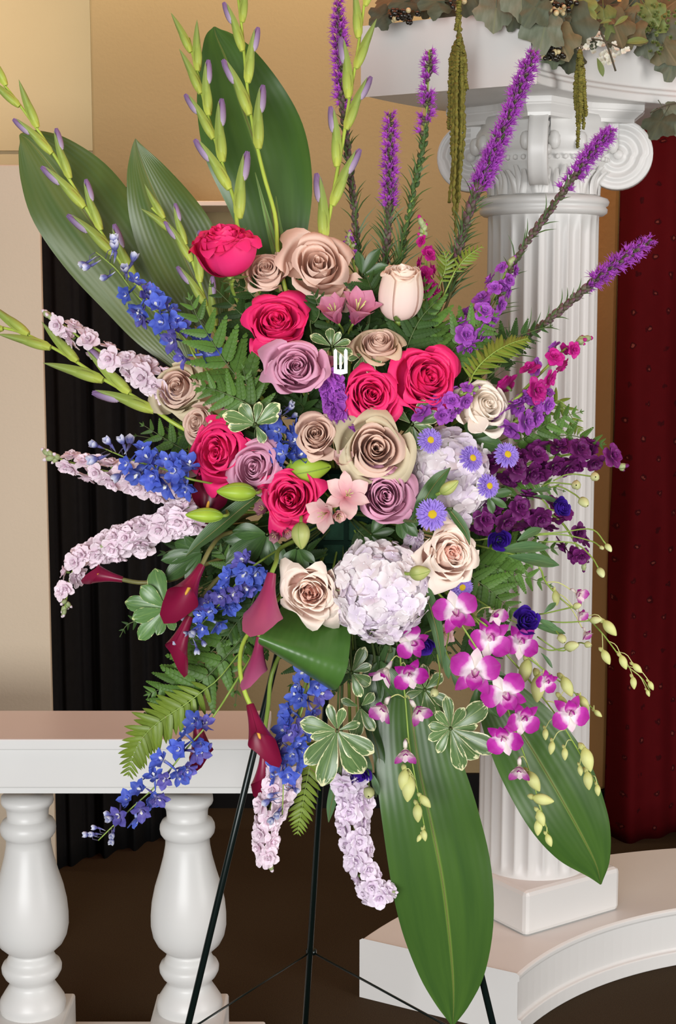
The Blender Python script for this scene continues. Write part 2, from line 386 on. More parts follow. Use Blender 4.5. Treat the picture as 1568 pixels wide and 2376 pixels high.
# capital: bell with eggs and acanthus, four diagonal scrolls, concave abacus
bell = [(0.128,1.888),(0.126,1.92),(0.130,1.945),(0.142,1.962),(0.148,1.972),(0.140,1.980),(0.152,1.99),(0.165,2.01),(0.160,2.035),(0.150,2.05),(0.150,2.07)]
cap = ob('capital_bell', MB().lathe(bell, 64).mesh('capital_bell', MT['white']), colm, R2)
egg = MB().lathe([(0.002,-0.022),(0.010,-0.018),(0.0145,-0.006),(0.0135,0.008),(0.009,0.017),(0.002,0.020)], 12).mesh('egg', MT['white'])
lf = MB()
for sx in (-1, 0, 1):
    th = np.linspace(-1, 1, 5); zz = np.linspace(0, 1, 8)
    lf.sheet([[(0.012*u*(1.1-0.7*v)+sx*0.016*(0.3+v), -0.006*(1-u*u)-0.022*v**3, 0.062*v*(1-0.16*abs(sx))) for u in th] for v in zz])
acan = lf.mesh('acanthus_leaf', MT['white'])
for k in range(16):
    a = 2*math.pi*(k+0.5)/16
    ob('egg', egg, cap, R2 @ Matrix.Rotation(a, 4, 'Z') @ Matrix.Translation((0, -0.162, 2.008)))
    a = 2*math.pi*k/16
    ob('acanthus_leaf', acan, cap, R2 @ Matrix.Rotation(a, 4, 'Z') @ Matrix.Translation((0, -0.127, 1.892)))
bead = MB().lathe([(0.001,-0.006),(0.005,-0.004),(0.006,0),(0.005,0.004),(0.001,0.006)], 8).mesh('bead', MT['white'])
for k in range(48):
    ob('bead', bead, cap, R2 @ Matrix.Rotation(2*math.pi*k/48, 4, 'Z') @ Matrix.Translation((0, -0.149, 1.972)))
def volute():
    mb = MB(); n = 40; R = 0.078; W = 0.022
    th = [2*math.pi*k/n for k in range(n)]
    prof = [(0.0005,-0.80),(0.016,-0.80),(0.018,-0.62),(0.026,-0.62),(0.030,-0.86),(0.036,-0.90),(0.040,-0.72),(0.050,-0.74),(0.055,-0.98),(0.062,-1.0),(0.066,-0.82),(0.073,-0.86),(0.078,-1.0),(0.0805,-0.9),(0.079,-0.45),(0.079,0.45),(0.0805,0.9),(0.078,1.0),(0.073,0.86),(0.066,0.82),(0.062,1.0),(0.055,0.98),(0.050,0.74),(0.040,0.72),(0.036,0.90),(0.030,0.86),(0.026,0.62),(0.018,0.62),(0.016,0.80),(0.0005,0.80)]
    def sp(r, t, side):       # turns the rings into a spiral
        return r*(1-0.10*(t/(2*math.pi))*(1 if 0.02 < r < 0.076 else 0))
    pts = [[(sp(r, t, w)*math.cos(t), w*W*(1.0), sp(r, t, w)*math.sin(t)) for t in th] for r, w in prof]
    mb.sheet(pts, close_u=True)
    mb.sheet([[(0.012*math.sin(p)*math.cos(t), s*(0.019+0.008*math.cos(p)), 0.012*math.sin(p)*math.sin(t)) for t in th] for p in np.linspace(0, 1.5, 5) for s in (-1,)], close_u=True)
    mb.sheet([[(0.012*math.sin(p)*math.cos(t), (0.019+0.008*math.cos(p)), 0.012*math.sin(p)*math.sin(t)) for t in th] for p in np.linspace(0, 1.5, 5)], close_u=True)
    return mb.mesh('volute', MT['white'])
vm = volute()
for k in range(4):
    a = KR + math.radians(45) + k*math.pi/2
    ob('volute', vm, colm, Matrix.Translation((KX, KY, 0)) @ Matrix.Rotation(a, 4, 'Z') @ Matrix.Translation((0.172, 0, 1.985)))
def abacus():
    mb = MB(); n = 12; out = []
    for k in range(4):
        a0 = math.radians(45)+k*math.pi/2
        for i in range(n):
            t = i/(n-1); hw = math.radians(7)
            a = a0+hw + (math.pi/2-2*hw)*t
            r = 0.232 - 0.082*math.sin(math.pi*t)**0.8
            out.append((a, r))
    lay = [(2.055, 0.90), (2.063, 0.905), (2.072, 0.95), (2.078, 0.985), (2.081, 0.99), (2.083, 1.0), (2.0955, 1.0)]
    pts = [[(r*s*math.cos(a), r*s*math.sin(a), z) for a, r in out] for z, s in lay]
    mb.sheet(pts, close_u=True); m = len(out)
    mb.f.append(tuple((len(lay)-1)*m+i for i in range(m))); mb.m.append(0); mb.f.append(tuple(range(m))[::-1]); mb.m.append(0)
    return mb.mesh('abacus', MT['white'], False)
ob('abacus', abacus(), colm, R2)
am = MB(); am.sheet([[(x, s*w, z) for s, z in ((-1, 0.03), (-1, zt), (1, zt), (1, 0.03))] for x, w, zt in ((-0.12, 0.020, 0.068), (-0.07, 0.020, 0.071), (-0.03, 0.022, 0.075), (0.0, 0.024, 0.079))], close_u=True)
am = am.mesh('scroll_arm', MT['white'], False)
for v_ in [o for o in colm.children if o.name.startswith('volute')]: ob('scroll_arm', am, v_, WM[v_.name])
# ---------------------------------------------------------------- flower materials
def pm(key, *stops, **kw):
    n = len(stops); MT[key] = m_petal(key, [(i/(n-1) if n > 1 else 0, c) for i, c in enumerate(stops)] if not isinstance(stops[0], tuple) else list(stops), **kw)
pm('rose_hot', '#dc1a62', '#f0367c', '#f22e74', rough=0.5, transl=0.15)
pm('rose_dusty', '#cda092', '#deb6a6', '#e9cbb8', transl=0.18)
pm('rose_dusty_guard', '#bfae80', '#d2b995', '#d9bfa2', transl=0.18)
pm('rose_dusty_blush', '#dbb39c', '#e6c0ac', '#edd0be', transl=0.18)
pm('rose_green_guard', '#b9b384', '#cdbf9c', '#d6c8a8', transl=0.18)
pm('rose_lav', '#c87a9c', '#d994b2', '#e4aac4', transl=0.18)
pm('rose_peach_in', '#fcb8a6', '#fdc8b6', '#fedaca', transl=0.2)
pm('rose_cream', '#fae6d2', '#fdf0e0', '#fff4e6', transl=0.2)
pm('rose_bud_blush', '#fadfd6', '#fce6dc', '#fcecd8', transl=0.2)
pm('rose_peach', '#ffccba', '#ffe0d2', '#fff1e2', transl=0.2)
pm('stock_pale', '#ecd2e0', '#f6e2ee', '#fbecf4', transl=0.22, var=0.09)
pm('stock_lilac', '#e6d2ea', '#f2e2f3', '#f8ecf8', transl=0.22, var=0.09)
pm('stock_purple', '#ac6cbe', '#9f4cb6', '#b05cc6', transl=0.18, var=0.16)
pm('stock_magenta', '#c04c9c', '#bc1c84', '#c42890', transl=0.18, var=0.16)
pm('stock_plum', '#74306f', '#611a58', '#762370', transl=0.15, var=0.22)
pm('delph', (0.0, '#c0c8ec'), (0.18, '#7484d8'), (0.5, '#4a5cc0'), (1.0, '#5c74d2'), transl=0.15, var=0.2)
pm('delph_violet', (0.0, '#c0bce4'), (0.2, '#7a72be'), (0.6, '#5c54aa'), (1.0, '#7674c6'), transl=0.15, var=0.2)
pm('delph_pale', (0.0, '#5a558f'), (0.45, '#6b71b0'), (0.75, '#c9cde6'), (1.0, '#e6e8ee'), transl=0.2, var=0.15)
pm('hydra', '#f3e8ec', '#f9f1f3', '#fcf7f8', transl=0.25, var=0.07)
pm('hydra_lilac', '#eadcee', '#f2e6f3', '#f8eff8', transl=0.25, var=0.07)
pm('aster', '#7c56c4', '#9070d4', '#a68cdf', transl=0.15)
pm('orchid', (0.0, '#f6efee'), (0.32, '#f2dcea'), (0.50, '#c43cae'), (0.72, '#aa1a94'), (1.0, '#9c1284'), transl=0.2, var=0.1)
pm('orchid_tip', (0.0, '#ece8cc'), (0.45, '#f4e6e4'), (0.68, '#c86ab8'), (1.0, '#a61c90'), transl=0.2, var=0.1)
pm('orchid_white', (0.0, '#e9e2cf'), (0.5, '#efe3df'), (1.0, '#e6c3d6'), transl=0.2)
pm('orchid_lip', (0.0, '#f0e8e0'), (0.35, '#d98cc8'), (0.6, '#b01c98'), (1.0, '#8e0e7c'), transl=0.15)
pm('orchid_bud', '#c9cc78', '#d9dc94', '#d6d888', transl=0.15, var=0.08)
pm('calla', '#7a1232', '#8c1840', '#7c1236', rough=0.35, transl=0.1, spec=0.5)
pm('calla_pink', '#8e2448', '#a33c66', '#b45a80', rough=0.35, transl=0.1, spec=0.5)
pm('calla_dark', '#4c0a20', '#5e0e28', '#560c24', rough=0.35, transl=0.1, spec=0.5)
pm('alstro_pink', (0.0, '#b04a6e'), (0.5, '#d07a9c'), (1.0, '#dc96b0'), transl=0.2)
pm('alstro_pale', (0.0, '#d07a84'), (0.4, '#e4aeb4'), (0.8, '#efcdc8'), (1.0, '#e8b8b8'), transl=0.2)
pm('alstro_dark', (0.0, '#6a2a40'), (0.5, '#a05a70'), (1.0, '#c898a2'), transl=0.15)
pm('lisi', '#2c1466', '#3c1c8c', '#4a26a0', transl=0.12, var=0.1)
pm('lisi_bud', '#a9b064', '#cdd192', '#d8daa0', transl=0.15)
pm('lily_bud', '#7da02e', '#a8c444', '#9dbc3c', rough=0.4, transl=0.1)
pm('lily_bud_old', '#8b9a4c', '#b6bc72', '#aeb66a', rough=0.45, transl=0.1)
pm('glad_green', '#c0cc58', '#98ac50', '#869a58', rough=0.45, transl=0.15, var=0.08)
pm('glad_petal', '#c4b2c8', '#a28aae', '#86699a', transl=0.2)
pm('liat', (0.0, '#9436a0'), (0.5, '#b24cc4'), (1.0, '#c266d4'), transl=0.2, var=0.15)
pm('liat_bud', (0.0, '#5c6044'), (0.6, '#5c5046'), (1.0, '#7c4a6c'), transl=0.05, var=0.3)
pm('liat_budgreen', (0.0, '#4c6a34'), (0.6, '#3e5a30'), (1.0, '#5a5c44'), transl=0.05, var=0.3)
MT['stem'] = m_plain('stem_green', '#7f9a3e', 0.45, '#8ea848', 20)
MT['stem_lime'] = m_plain('stem_lime', '#b2c64c', 0.4, '#a4bc48', 20)
MT['stem_dark'] = m_plain('stem_dark', '#4a5e2c', 0.5, '#56683a', 20)
MT['stem_brown'] = m_plain('stem_brown', '#6a6a3c', 0.5, '#7a7440', 20)
MT['stem_blue'] = m_plain('stem_blue', '#4a4668', 0.5, '#5c5670', 20)
MT['yellow'] = m_plain('pollen_yellow', '#e8c80c', 0.6, '#d4b010', 300, bump=0.5, bscale=500)
MT['cream_eye'] = m_plain('cream_eye', '#e8e6da', 0.5)
MT['spadix'] = m_plain('spadix', '#e2a83a', 0.6)
MT['sepal'] = m_leaf('sepal_green', '#5f7f3e', '#7d9650', 0.5)
MT['aspid'] = m_leaf('aspidistra', '#476929', '#375824', 0.33, ribs=4, ribstr=0.07, midrib='#728c3c', var=0.05, transl=0.1, patch=0.8)
MT['aspid_olive'] = m_leaf('aspidistra_olive', '#606d33', '#48622e', 0.36, ribs=5, ribstr=0.09, midrib='#7c8a44', var=0.05, transl=0.1, patch=0.8)
MT['fern'] = m_leaf('fern_green', '#486a2a', '#5c7f36', 0.45, spec=0.3, var=0.22, midrib='#4c7a36', transl=0.12)
MT['fern_lime'] = m_leaf('fern_lime', '#6c842a', '#7f9636', 0.45, var=0.14, transl=0.2)
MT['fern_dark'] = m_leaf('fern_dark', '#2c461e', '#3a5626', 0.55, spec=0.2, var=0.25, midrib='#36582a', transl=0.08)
MT['pitto'] = m_leaf('variegated_leaf', '#587646', '#688450', 0.3, margin='#e6e4b4', mwidth=0.88, midrib='#a4b47c', var=0.14)
MT['pitto_thin'] = m_leaf('variegated_leaf_thin', '#587e48', '#668a4e', 0.3, margin='#d8dc98', mwidth=0.97, midrib='#7c9c58', var=0.14)
MT['broad'] = m_leaf('broad_leaf', '#486836', '#3a5a2e', 0.36, midrib='#56763c', var=0.2, ribs=4, ribstr=0.05)
MT['lisi_leaf'] = m_leaf('lisianthus_leaf', '#56784a', '#486a42', 0.5, midrib='#6a8a58', var=0.15)
MT['blade'] = m_leaf('sword_blade', '#7a9c46', '#5c8038', 0.45, ribs=5, var=0.1, transl=0.2)
MT['needle'] = m_plain('needle_leaf', '#3a5424', 0.5, '#46602c', 60, var=0.1)

# ---------------------------------------------------------------- shapes
def petal(nu=7, nv=8, L=1.0, W=0.5, k=1.5, p=0.7, cup=0.25, bend=0.4, ruf=0.0, rn=3, ph=0.0, base=0.12, notch=0.0, twist=0.0):
    """petal from the origin along +Y, its face towards +Z"""
    u = np.linspace(-1, 1, nu)[None, :]; v = np.linspace(0, 1, nv)[:, None]
    h = W*(np.sin(math.pi*np.clip(v, 0, 1)**k*0.995)**p*(1-base)+base*(1-v**3)); h = h*np.ones_like(u)
    b = bend if abs(bend) > 1e-3 else 1e-3
    vv = v*(1-notch*np.exp(-(u/0.25)**2)*v)
    x = u*h; y = L*np.sin(b*vv)/b; z = L*(1-np.cos(b*vv))/b + cup*np.abs(u)**2*h + ruf*np.sin(rn*math.pi*u+ph+2*v)*v**2*L
    y = y*np.ones_like(u)
    if twist:
        c, s = np.cos(twist*v), np.sin(twist*v); x, z = x*c-z*s, x*s+z*c
    return np.stack([x, y, z], -1)
def rotX(a): return Matrix.Rotation(a, 4, 'X')
def rotZ(a): return Matrix.Rotation(a, 4, 'Z')
def whorl(mb, n, tilt, off=0.0, mat=0, jit=0.0, z=0.0, s=1.0, r=None, **kw):
    """n petals round the local Z axis; tilt lifts them towards +Z"""
    r = r or RNG
    for i in range(n):
        a = off + 2*math.pi*i/n + jit*r.uniform(-1, 1); t = tilt + jit*0.5*r.uniform(-1, 1); q = s*(1+0.5*jit*r.uniform(-1, 1))
        kw2 = dict(kw); kw2['ph'] = r.uniform(0, 6)
        mb.sheet(petal(**kw2), Matrix.Translation((0, 0, z)) @ rotZ(a) @ rotX(t) @ Matrix.Scale(q, 4), mat)
    return mb
def spindle(n=8, m=9, R=0.25, L=1.0, k=0.8, p=0.8, ridges=0, depth=0.0, bend=0.0, flat=1.0):
    pts = []
    for j in range(m):
        v = j/(m-1); r = R*max(0.02, math.sin(math.pi*(0.02+0.96*v)**k)**p)
        row = []
        for i in range(n):
            t = 2*math.pi*i/n; q = r*(1+depth*math.cos(ridges*t))
            row.append((q*math.cos(t), L*v, q*flat*math.sin(t)+bend*math.sin(math.pi*v)*L))
        pts.append(row)
    return np.array(pts)
CACHE = {}
def cached(key, fn):
    if key not in CACHE: CACHE[key] = fn()
    return CACHE[key]

def stock_floret(mat, k):
    def f():
        r = np.random.default_rng(100+k); mb = MB()
        whorl(mb, 5, 0.30, 0, jit=0.16, r=r, nu=7, nv=9, L=1.0, W=0.44, k=1.7, p=0.55, cup=0.15, bend=-0.35, ruf=0.05, rn=2)
        whorl(mb, 5, 0.75, 0.6, jit=0.2, r=r, s=0.80, nu=7, nv=8, L=1.0, W=0.42, k=1.7, p=0.55, cup=0.25, bend=-0.25, ruf=0.08, rn=2)
        whorl(mb, 4, 1.15, 0.2, jit=0.25, r=r, s=0.58, nu=6, nv=7, L=1.0, W=0.42, k=1.6, p=0.6, cup=0.4, bend=0.2, ruf=0.1, rn=2)
        mb.tube([(0, 0, 0.05), (0, 0, -0.35)], [0.14, 0.08], 5, mat=1)
        return mb.mesh('stock_floret', [mat, MT['sepal']])
    return cached(('stock', mat.name, k), f)
def stock_bud(mat):
    def f():
        mb = MB(); mb.sheet(spindle(7, 7, 0.30, 1.0, 0.7), close_u=True); mb.sheet(spindle(7, 5, 0.20, 0.5, 1.0)*1.0+np.array([0, 0.62, 0]), mat=1, close_u=True)
        return mb.mesh('stock_bud', [MT['sepal_pale'], mat])
    return cached(('stockbud', mat.name), f)
MT['sepal_pale'] = m_leaf('sepal_pale', '#9aa874', '#b0bc88', 0.55)
def delph_floret(mat, k):
    def f():
        r = np.random.default_rng(200+k); mb = MB()
        whorl(mb, 5, 0.15+0.28*k, 0, jit=0.32, r=r, nu=5, nv=6, L=1.12, W=0.36, k=1.25, p=0.75, cup=0.35, bend=0.45-0.3*k, ruf=0.05)
        whorl(mb, 2, 0.9, 0.3, mat=1, jit=0.2, r=r, s=0.48, nu=4, nv=4, L=1.0, W=0.30, k=1.5, p=0.6, cup=0.3, bend=0.3)
        whorl(mb, 2, 1.0, 1.8, mat=0, jit=0.2, r=r, s=0.55, nu=4, nv=4, L=1.0, W=0.30, k=1.5, p=0.6, cup=0.3, bend=0.3)
        mb.tube([(0, 0.1, 0), (0, 0.35, -0.45), (0, 0.75, -0.8), (0, 1.0, -0.9)], [0.13, 0.11, 0.07, 0.02], 5, mat=0)
        return mb.mesh('delphinium_floret', [mat, MT['cream_eye']])
    return cached(('delph', mat.name, k), f)
def delph_bud():
    def f():
        mb = MB()
        for a in range(4): mb.sheet(petal(5, 6, 1.0, 0.30, 1.2, 0.7, cup=0.5, bend=0.9), rotZ(a*math.pi/2) @ rotX(0.75))
        mb.tube([(0, 0, 0.05), (0, 0.15, -0.5), (0, 0.35, -1.0)], [0.16, 0.09, 0.03], 5)
        return mb.mesh('delphinium_bud', [MT['delph_pale']])
    return cached('delphbud', f)
def hydra_floret(mat, k):
    def f():
        r = np.random.default_rng(300+k); mb = MB()
        whorl(mb, 4, 0.12, 0, jit=0.14, r=r, nu=7, nv=9, L=1.0, W=0.56, k=1.35, p=0.5, cup=0.10, bend=-0.3, ruf=0.04, rn=1.5)
        mb.sheet([[(0.09*math.sin(q)*math.cos(t), 0.09*math.sin(q)*math.sin(t), 0.06+0.09*math.cos(q)) for t in np.linspace(0, 6.28, 6)] for q in np.linspace(0, 1.6, 3)])
        mb.tube([(0, 0, 0), (0, 0, -1.1)], 0.05, 4, mat=1)
        return mb.mesh('hydrangea_floret', [mat, MT['sepal_pale']])
    return cached(('hydra', mat.name, k), f)

def stem_part(parent, pts, r0, r1, mat, name='stem', n=6):
    m = len(pts); mb = MB().tube(pts, [r0+(r1-r0)*i/(m-1) for i in range(m)], n)
    return put(name, mb, mat, parent)
def stem_to_foam(parent, p, d, r=0.0026, mat=None, name='stem', steep=False):
    """stem from the flower base p, leaving along -d, bending into the foam"""
    p = Vector(p); d = Vector(d)
    e = FOAM + Vector((max(-0.1, min(0.1, (p.x-FOAM.x)*0.35)), 0.02, max(-0.12, min(0.12, (p.z-FOAM.z)*0.35))))
    L = (e-p).length
    if steep: return stem_part(parent, spline([p, p-d*0.008+Vector((0, 0.02, 0)), p-d*0.012+Vector((0, 0.12, 0)), e+Vector((0, 0.02, 0))], 14), r, r*1.1, mat or MT['stem'], name)
    return stem_part(parent, spline([p, p-d*min(0.03, L*0.3)+Vector((0, 0.035, 0)), p.lerp(e, 0.5)+Vector((0, 0.07, 0)), e], 14), r, r*1.1, mat or MT['stem'], name)

def rose(x, y, d, mat, label, face, D=None, n=26, seed=0, guard=None, openf=1.0, bud=False, pointy=0.0, ruffle=0.02, outer=None, tall=1.0):
    r = np.random.default_rng(seed); D = D or dep(x, y)-0.02
    R = mpx(d*1.03, D)/2; nrm = view(*face); c = P(x, y, D) - nrm*R*0.10
    t = thing('rose', label, 'rose', c - nrm*R*0.8)
    M0 = frame(c, nrm, (0, 0, 1), R, r.uniform(0, 6.28))
    ga = 2.399; ex = 1+r.uniform(-0.06, 0.06)
    for i in range(n):
        f = i/(n-1)
        w = 2.9*(1-f)**0.9+1.55; w = min(w, 3.0)
        Rb = (0.07+0.83*f**1.05)*(1+r.uniform(-0.05, 0.05)*min(1, 3*f))
        if bud: Rb = 0.10+0.60*f**0.8
        zt = (0.47-0.08*f-0.34*f**3.2*openf)*tall + r.uniform(-0.05, 0.04)
        cl = 0.58+0.54*f**1.2*openf + r.uniform(-0.05, 0.05)
        if bud: zt = 0.74-0.12*f; cl = 0.50+0.14*f
        roll = (0.05+0.17*f**1.7*openf)*r.uniform(0.7, 1.35)*(1.0 if not bud else 0.9)
        zb = -0.75*tall if not bud else -0.95
        a0 = i*ga + r.uniform(-0.35, 0.35)*(0.4+f); nu, nv = (13, 13) if f > 0.3 else (13, 10)
        ph = r.uniform(0, 6.28); ph2 = r.uniform(0, 6.28); skew = r.uniform(-0.25, 0.25); pts = []
        for v in np.linspace(0, 1, nv):
            row = []
            for u in np.linspace(-1, 1, nu):
                edge = 1-0.22*abs(u-skew*0.3)**3.0*(1-0.3*f) + pointy*max(0, 1-abs(u-skew)*2.2)*0.10 + ruffle*0.9*math.sin(5.5*u+ph2)*(0.3+f)
                s = min(1.12, v*edge); q = 1-s
                b0, b1, b2, b3 = q**3, 3*q*q*s, 3*q*s*s, s**3
                rr = b0*0.07+b1*Rb*(1.12 if not bud else 1.5)+b2*Rb*(1.04 if not bud else 0.92)+b3*Rb*cl
                zz = b0*zb+b1*(zb*0.92)+b2*(zt-0.12)+b3*zt
                e = max(0, (s-0.72)/0.28); rl = roll*(1+0.5*math.sin(2.3*u+ph))
                rr += rl*e*e; zz -= rl*1.25*e**3
                rr += ruffle*1.3*math.sin(3.6*u+ph)*v**3*(0.4+f) + 0.13*u*Rb*(0.3+0.7*v)*(1-0.5*f)
                zz += ruffle*math.sin(3.1*u+ph2)*v**3
                a = a0+u*w/2*(1-0.10*v*f)
                row.append((rr*math.cos(a)*ex, rr*math.sin(a)/ex, zz))
            pts.append(row)
        tl = 0.10*f*(0 if bud else 1)
        pts = np.array(pts) @ np.array((Matrix.Rotation(r.uniform(-tl, tl), 3, 'X') @ Matrix.Rotation(r.uniform(-tl, tl), 3, 'Y')))
        m = mat if not (guard and f > 0.72) else guard
        if outer and f < 0.35: m = outer
        ob('petal', MB().sheet(pts).mesh('petal', m), t, M0)
    # sepals and stem
    sm = cached('sepal', lambda: MB().sheet(petal(4, 6, 0.75, 0.13, 0.75, 0.8, cup=0.4, bend=0.9)).mesh('sepal', MT['sepal']))
    zb = (-0.78*tall if not bud else -0.98)
    hip = cached('hip', lambda: MB().lathe([(0.03, -0.22), (0.10, -0.16), (0.13, -0.06), (0.10, 0.03), (0.05, 0.05)], 10).mesh('hip', MT['stem']))
    ob('hip', hip, t, M0 @ Matrix.Translation((0, 0, zb)))
    for k in range(5):
        ob('sepal', sm, t, M0 @ Matrix.Translation((0, 0, zb-0.02)) @ rotZ(k*1.2566) @ rotX(-0.35 + r.uniform(-0.4, 0.5)))
    stem_to_foam(t, c+nrm*R*(zb-0.18), nrm, 0.003)
    return t

def floret_spike(name, label, cat, pts, t0, t1, n, size, meshes, size_tip=0.7, off=0.5, droop=0.0, group=None, stem=MT['stem'], sr=0.0024, seed=0, side=0.25, fname='floret', foam=True, jit=0.35, spin=True):
    """stem with florets all round it, the tip at the end of pts"""
    r = np.random.default_rng(seed); t = thing(name, label, cat, pts[0], group)
    q = [FOAM + (pts[0]-FOAM)*0.12] + pts if foam else pts
    if foam: q = spline([FOAM, FOAM.lerp(pts[0], 0.55)+Vector((0, 0.03, 0))] + pts[::3]+[pts[-1]], 40)
    stem_part(t, q, sr*1.2, sr*0.6, stem)
    for i in range(n):
        f = i/max(1, n-1); s = t0+(t1-t0)*f; p, d = along(pts, s)
        a = i*2.399+r.uniform(-jit, jit); b = d.orthogonal().normalized(); b2 = d.cross(b)
        rad = b*math.cos(a)+b2*math.sin(a); camd = (Vector((0, 0, CAMH))-p).normalized()
        if rad.dot(camd) < -0.55: rad = (rad + camd*1.1).normalized()
        sz = size*(1+(size_tip-1)*f)*r.uniform(0.86, 1.14)
        z = (rad + d*0.25 + camd*side + Vector((0, 0, -droop))).normalized()
        ob(fname, meshes[i % len(meshes)], t, frame(p+rad*sz*off, z, d, sz, r.uniform(0, 6.28) if spin else r.uniform(-0.4, 0.4)))
    return t
def stock(pxs, mat, n, d, label, D0=None, D1=None, t0=0.0, t1=0.9, tipbuds=6, tipmat=None, seed=0, bud_len=24, group=None, off=0.55, size_tip=0.62):
    pts = path(pxs, 24, D0, D1); Dm = D1 or dep(*pxs[-1][:2]); size = mpx(d, Dm)/2
    mats = mat if isinstance(mat, list) else [mat]
    t = floret_spike('stock', label, 'stock flower', pts, t0, t1, n, size, [stock_floret(m, k) for k in range(3) for m in mats], size_tip, off, 0, group, MT['stem'], 0.0026, seed)
    r = np.random.default_rng(seed+1); e, d_ = pts[-1], (pts[-1]-pts[-3]).normalized(); bl = mpx(bud_len, Dm)
    for k in range(tipbuds):
        rad = Vector(r.normal(size=3)); rad = (rad - d_*rad.dot(d_)).normalized()
        f = k/max(1, tipbuds-1)
        y = (d_*(0.5+0.9*f) + rad*(1.0-0.5*f)).normalized()
        ob('bud', stock_bud(mats[0]), t, frame_y(e - d_*bl*(1.3-1.2*f), y, view(0, 0, 1), bl*r.uniform(0.75, 1.1)))
    return t
def delphinium(pxs, n, d, label, D0=None, D1=None, t0=0.05, t1=0.75, buds=5, seed=0, violet=False, bud_d=26, side=0.6):
    pts = path(pxs, 24, D0, D1); Dm = D1 or dep(*pxs[-1][:2]); size = mpx(d, Dm)/2
    ms = [delph_floret(MT['delph_violet' if violet and k == 1 else 'delph'], k) for k in range(3)]
    t = floret_spike('delphinium', label, 'delphinium', pts, t0, t1, n, size, ms, 0.85, 0.85, 0, None, MT['stem'], 0.0018, seed, side=side)
    r = np.random.default_rng(seed+5)
    for k in range(buds):
        s = t1+(1-t1)*(k+1)/buds; p, d_ = along(pts, min(1, s)); sz = mpx(bud_d, Dm)*0.8*r.uniform(0.8, 1.1)
        rad = Vector(r.normal(size=3)); rad = (rad-d_*rad.dot(d_)).normalized(); rad = (rad+view(0, 0, 1)*0.3).normalized()
        q = p+rad*sz*1.3
        bo = ob('bud', delph_bud(), t, frame(q, (rad+d_*0.7).normalized(), d_, sz))
        put('pedicel', MB().tube([p, p.lerp(q, 0.5)+d_*0.004, q-rad*sz*0.3], [0.0008, 0.0008, 0.0008], 4), MT['stem_blue'], bo)
    return t

def ribbon(cl, hw, normal, nu=13, cup=0.15, wave=0.0, seed=0, vfold=0.0):
    """blade along the 3D line cl; hw half widths, normal: facing"""
    r = np.random.default_rng(seed); ph = r.uniform(0, 6.28, 3); pts = []
    m = len(cl)
    for j, p in enumerate(cl):
        t = (cl[min(j+1, m-1)]-cl[max(j-1, 0)]).normalized(); nn = normal if not callable(normal) else normal(j/(m-1))
        s = t.cross(nn).normalized(); nz = s.cross(t).normalized(); row = []
        for i in range(nu):
            u = -1+2*i/(nu-1); w = hw[j]
            h = cup*w*(u*u) + vfold*w*abs(u) + wave*w*math.sin(7*j/(m-1)*2+ph[0]+u*2)*u*u
            row.append(list(p + s*(u*w) + nz*h))
        pts.append(row)
    return np.array(pts)
def big_leaf(stations, label, D0, D1, normal, mat='aspid', cup=0.18, wave=0.06, name='aspidistra_leaf', n=40, seed=0, bow=0.0, vfold=0.0, cat='leaf', group=None, stalk=True):
    """stations: (px, py, half width px) from the stalk to the tip"""
    L = [0]
    for a, b in zip(stations, stations[1:]): L.append(L[-1]+math.hypot(b[0]-a[0], b[1]-a[1]))
    q = []; ws = []
    for s, l in zip(stations, L):
        f = l/L[-1]; D = D0+(D1-D0)*f - bow*math.sin(math.pi*f); q.append(P(s[0], s[1], D)); ws.append((mpx(s[2], D), 0, 0))
    cl = spline(q, n); hw = [max(0.0003, w.x) for w in spline(ws, n)]
    t = thing(name, label, cat, q[0], group)
    o = put('blade', MB().sheet(ribbon(cl, hw, normal, 15, cup, wave, seed, vfold)), MT[mat], t)
    mid = [p - (normal if not callable(normal) else normal(0))*-0.0006 for p in cl]
    put('midrib', MB().tube(mid, [0.0012*(1-0.8*i/(n-1)) for i in range(n)], 5), MT['stem_brown'], o)
    if stalk: stem_part(t, spline([FOAM, FOAM.lerp(q[0], 0.6), q[0], cl[2]], 10), 0.003, 0.0025, MT['stem_dark'], 'stalk')
    return t

def pinna_mesh(kind):
    def f():
        mb = MB()
        if kind == 'sword':
            mb.sheet(petal(5, 8, 1.0, 0.125, 0.75, 0.45, cup=-0.25, bend=-0.35, base=0.8, ruf=0.01))
        else:
            n = 8
            mb.tube([(0, 0, 0), (0, 0.5, 0.01), (0, 1.0, -0.03)], [0.012, 0.009, 0.004], 4)
            for i in range(n):
                v = 0.05+0.86*i/(n-1); l = 0.24*(1-v)**0.65*(0.75+0.25*min(1, v*5))+0.05
                for s in (-1, 1):
                    mb.sheet(petal(4, 5, l, l*0.40, 0.75, 0.6, cup=-0.12, bend=-0.35, base=0.75, ruf=0.01), Matrix.Translation((0, v+0.015*s, 0)) @ rotZ(-s*(0.85-0.3*v)))
            mb.sheet(petal(3, 4, 0.16, 0.04, 0.8, 0.7, bend=-0.3), Matrix.Translation((0, 0.9, -0.02)))
        return mb
    return f
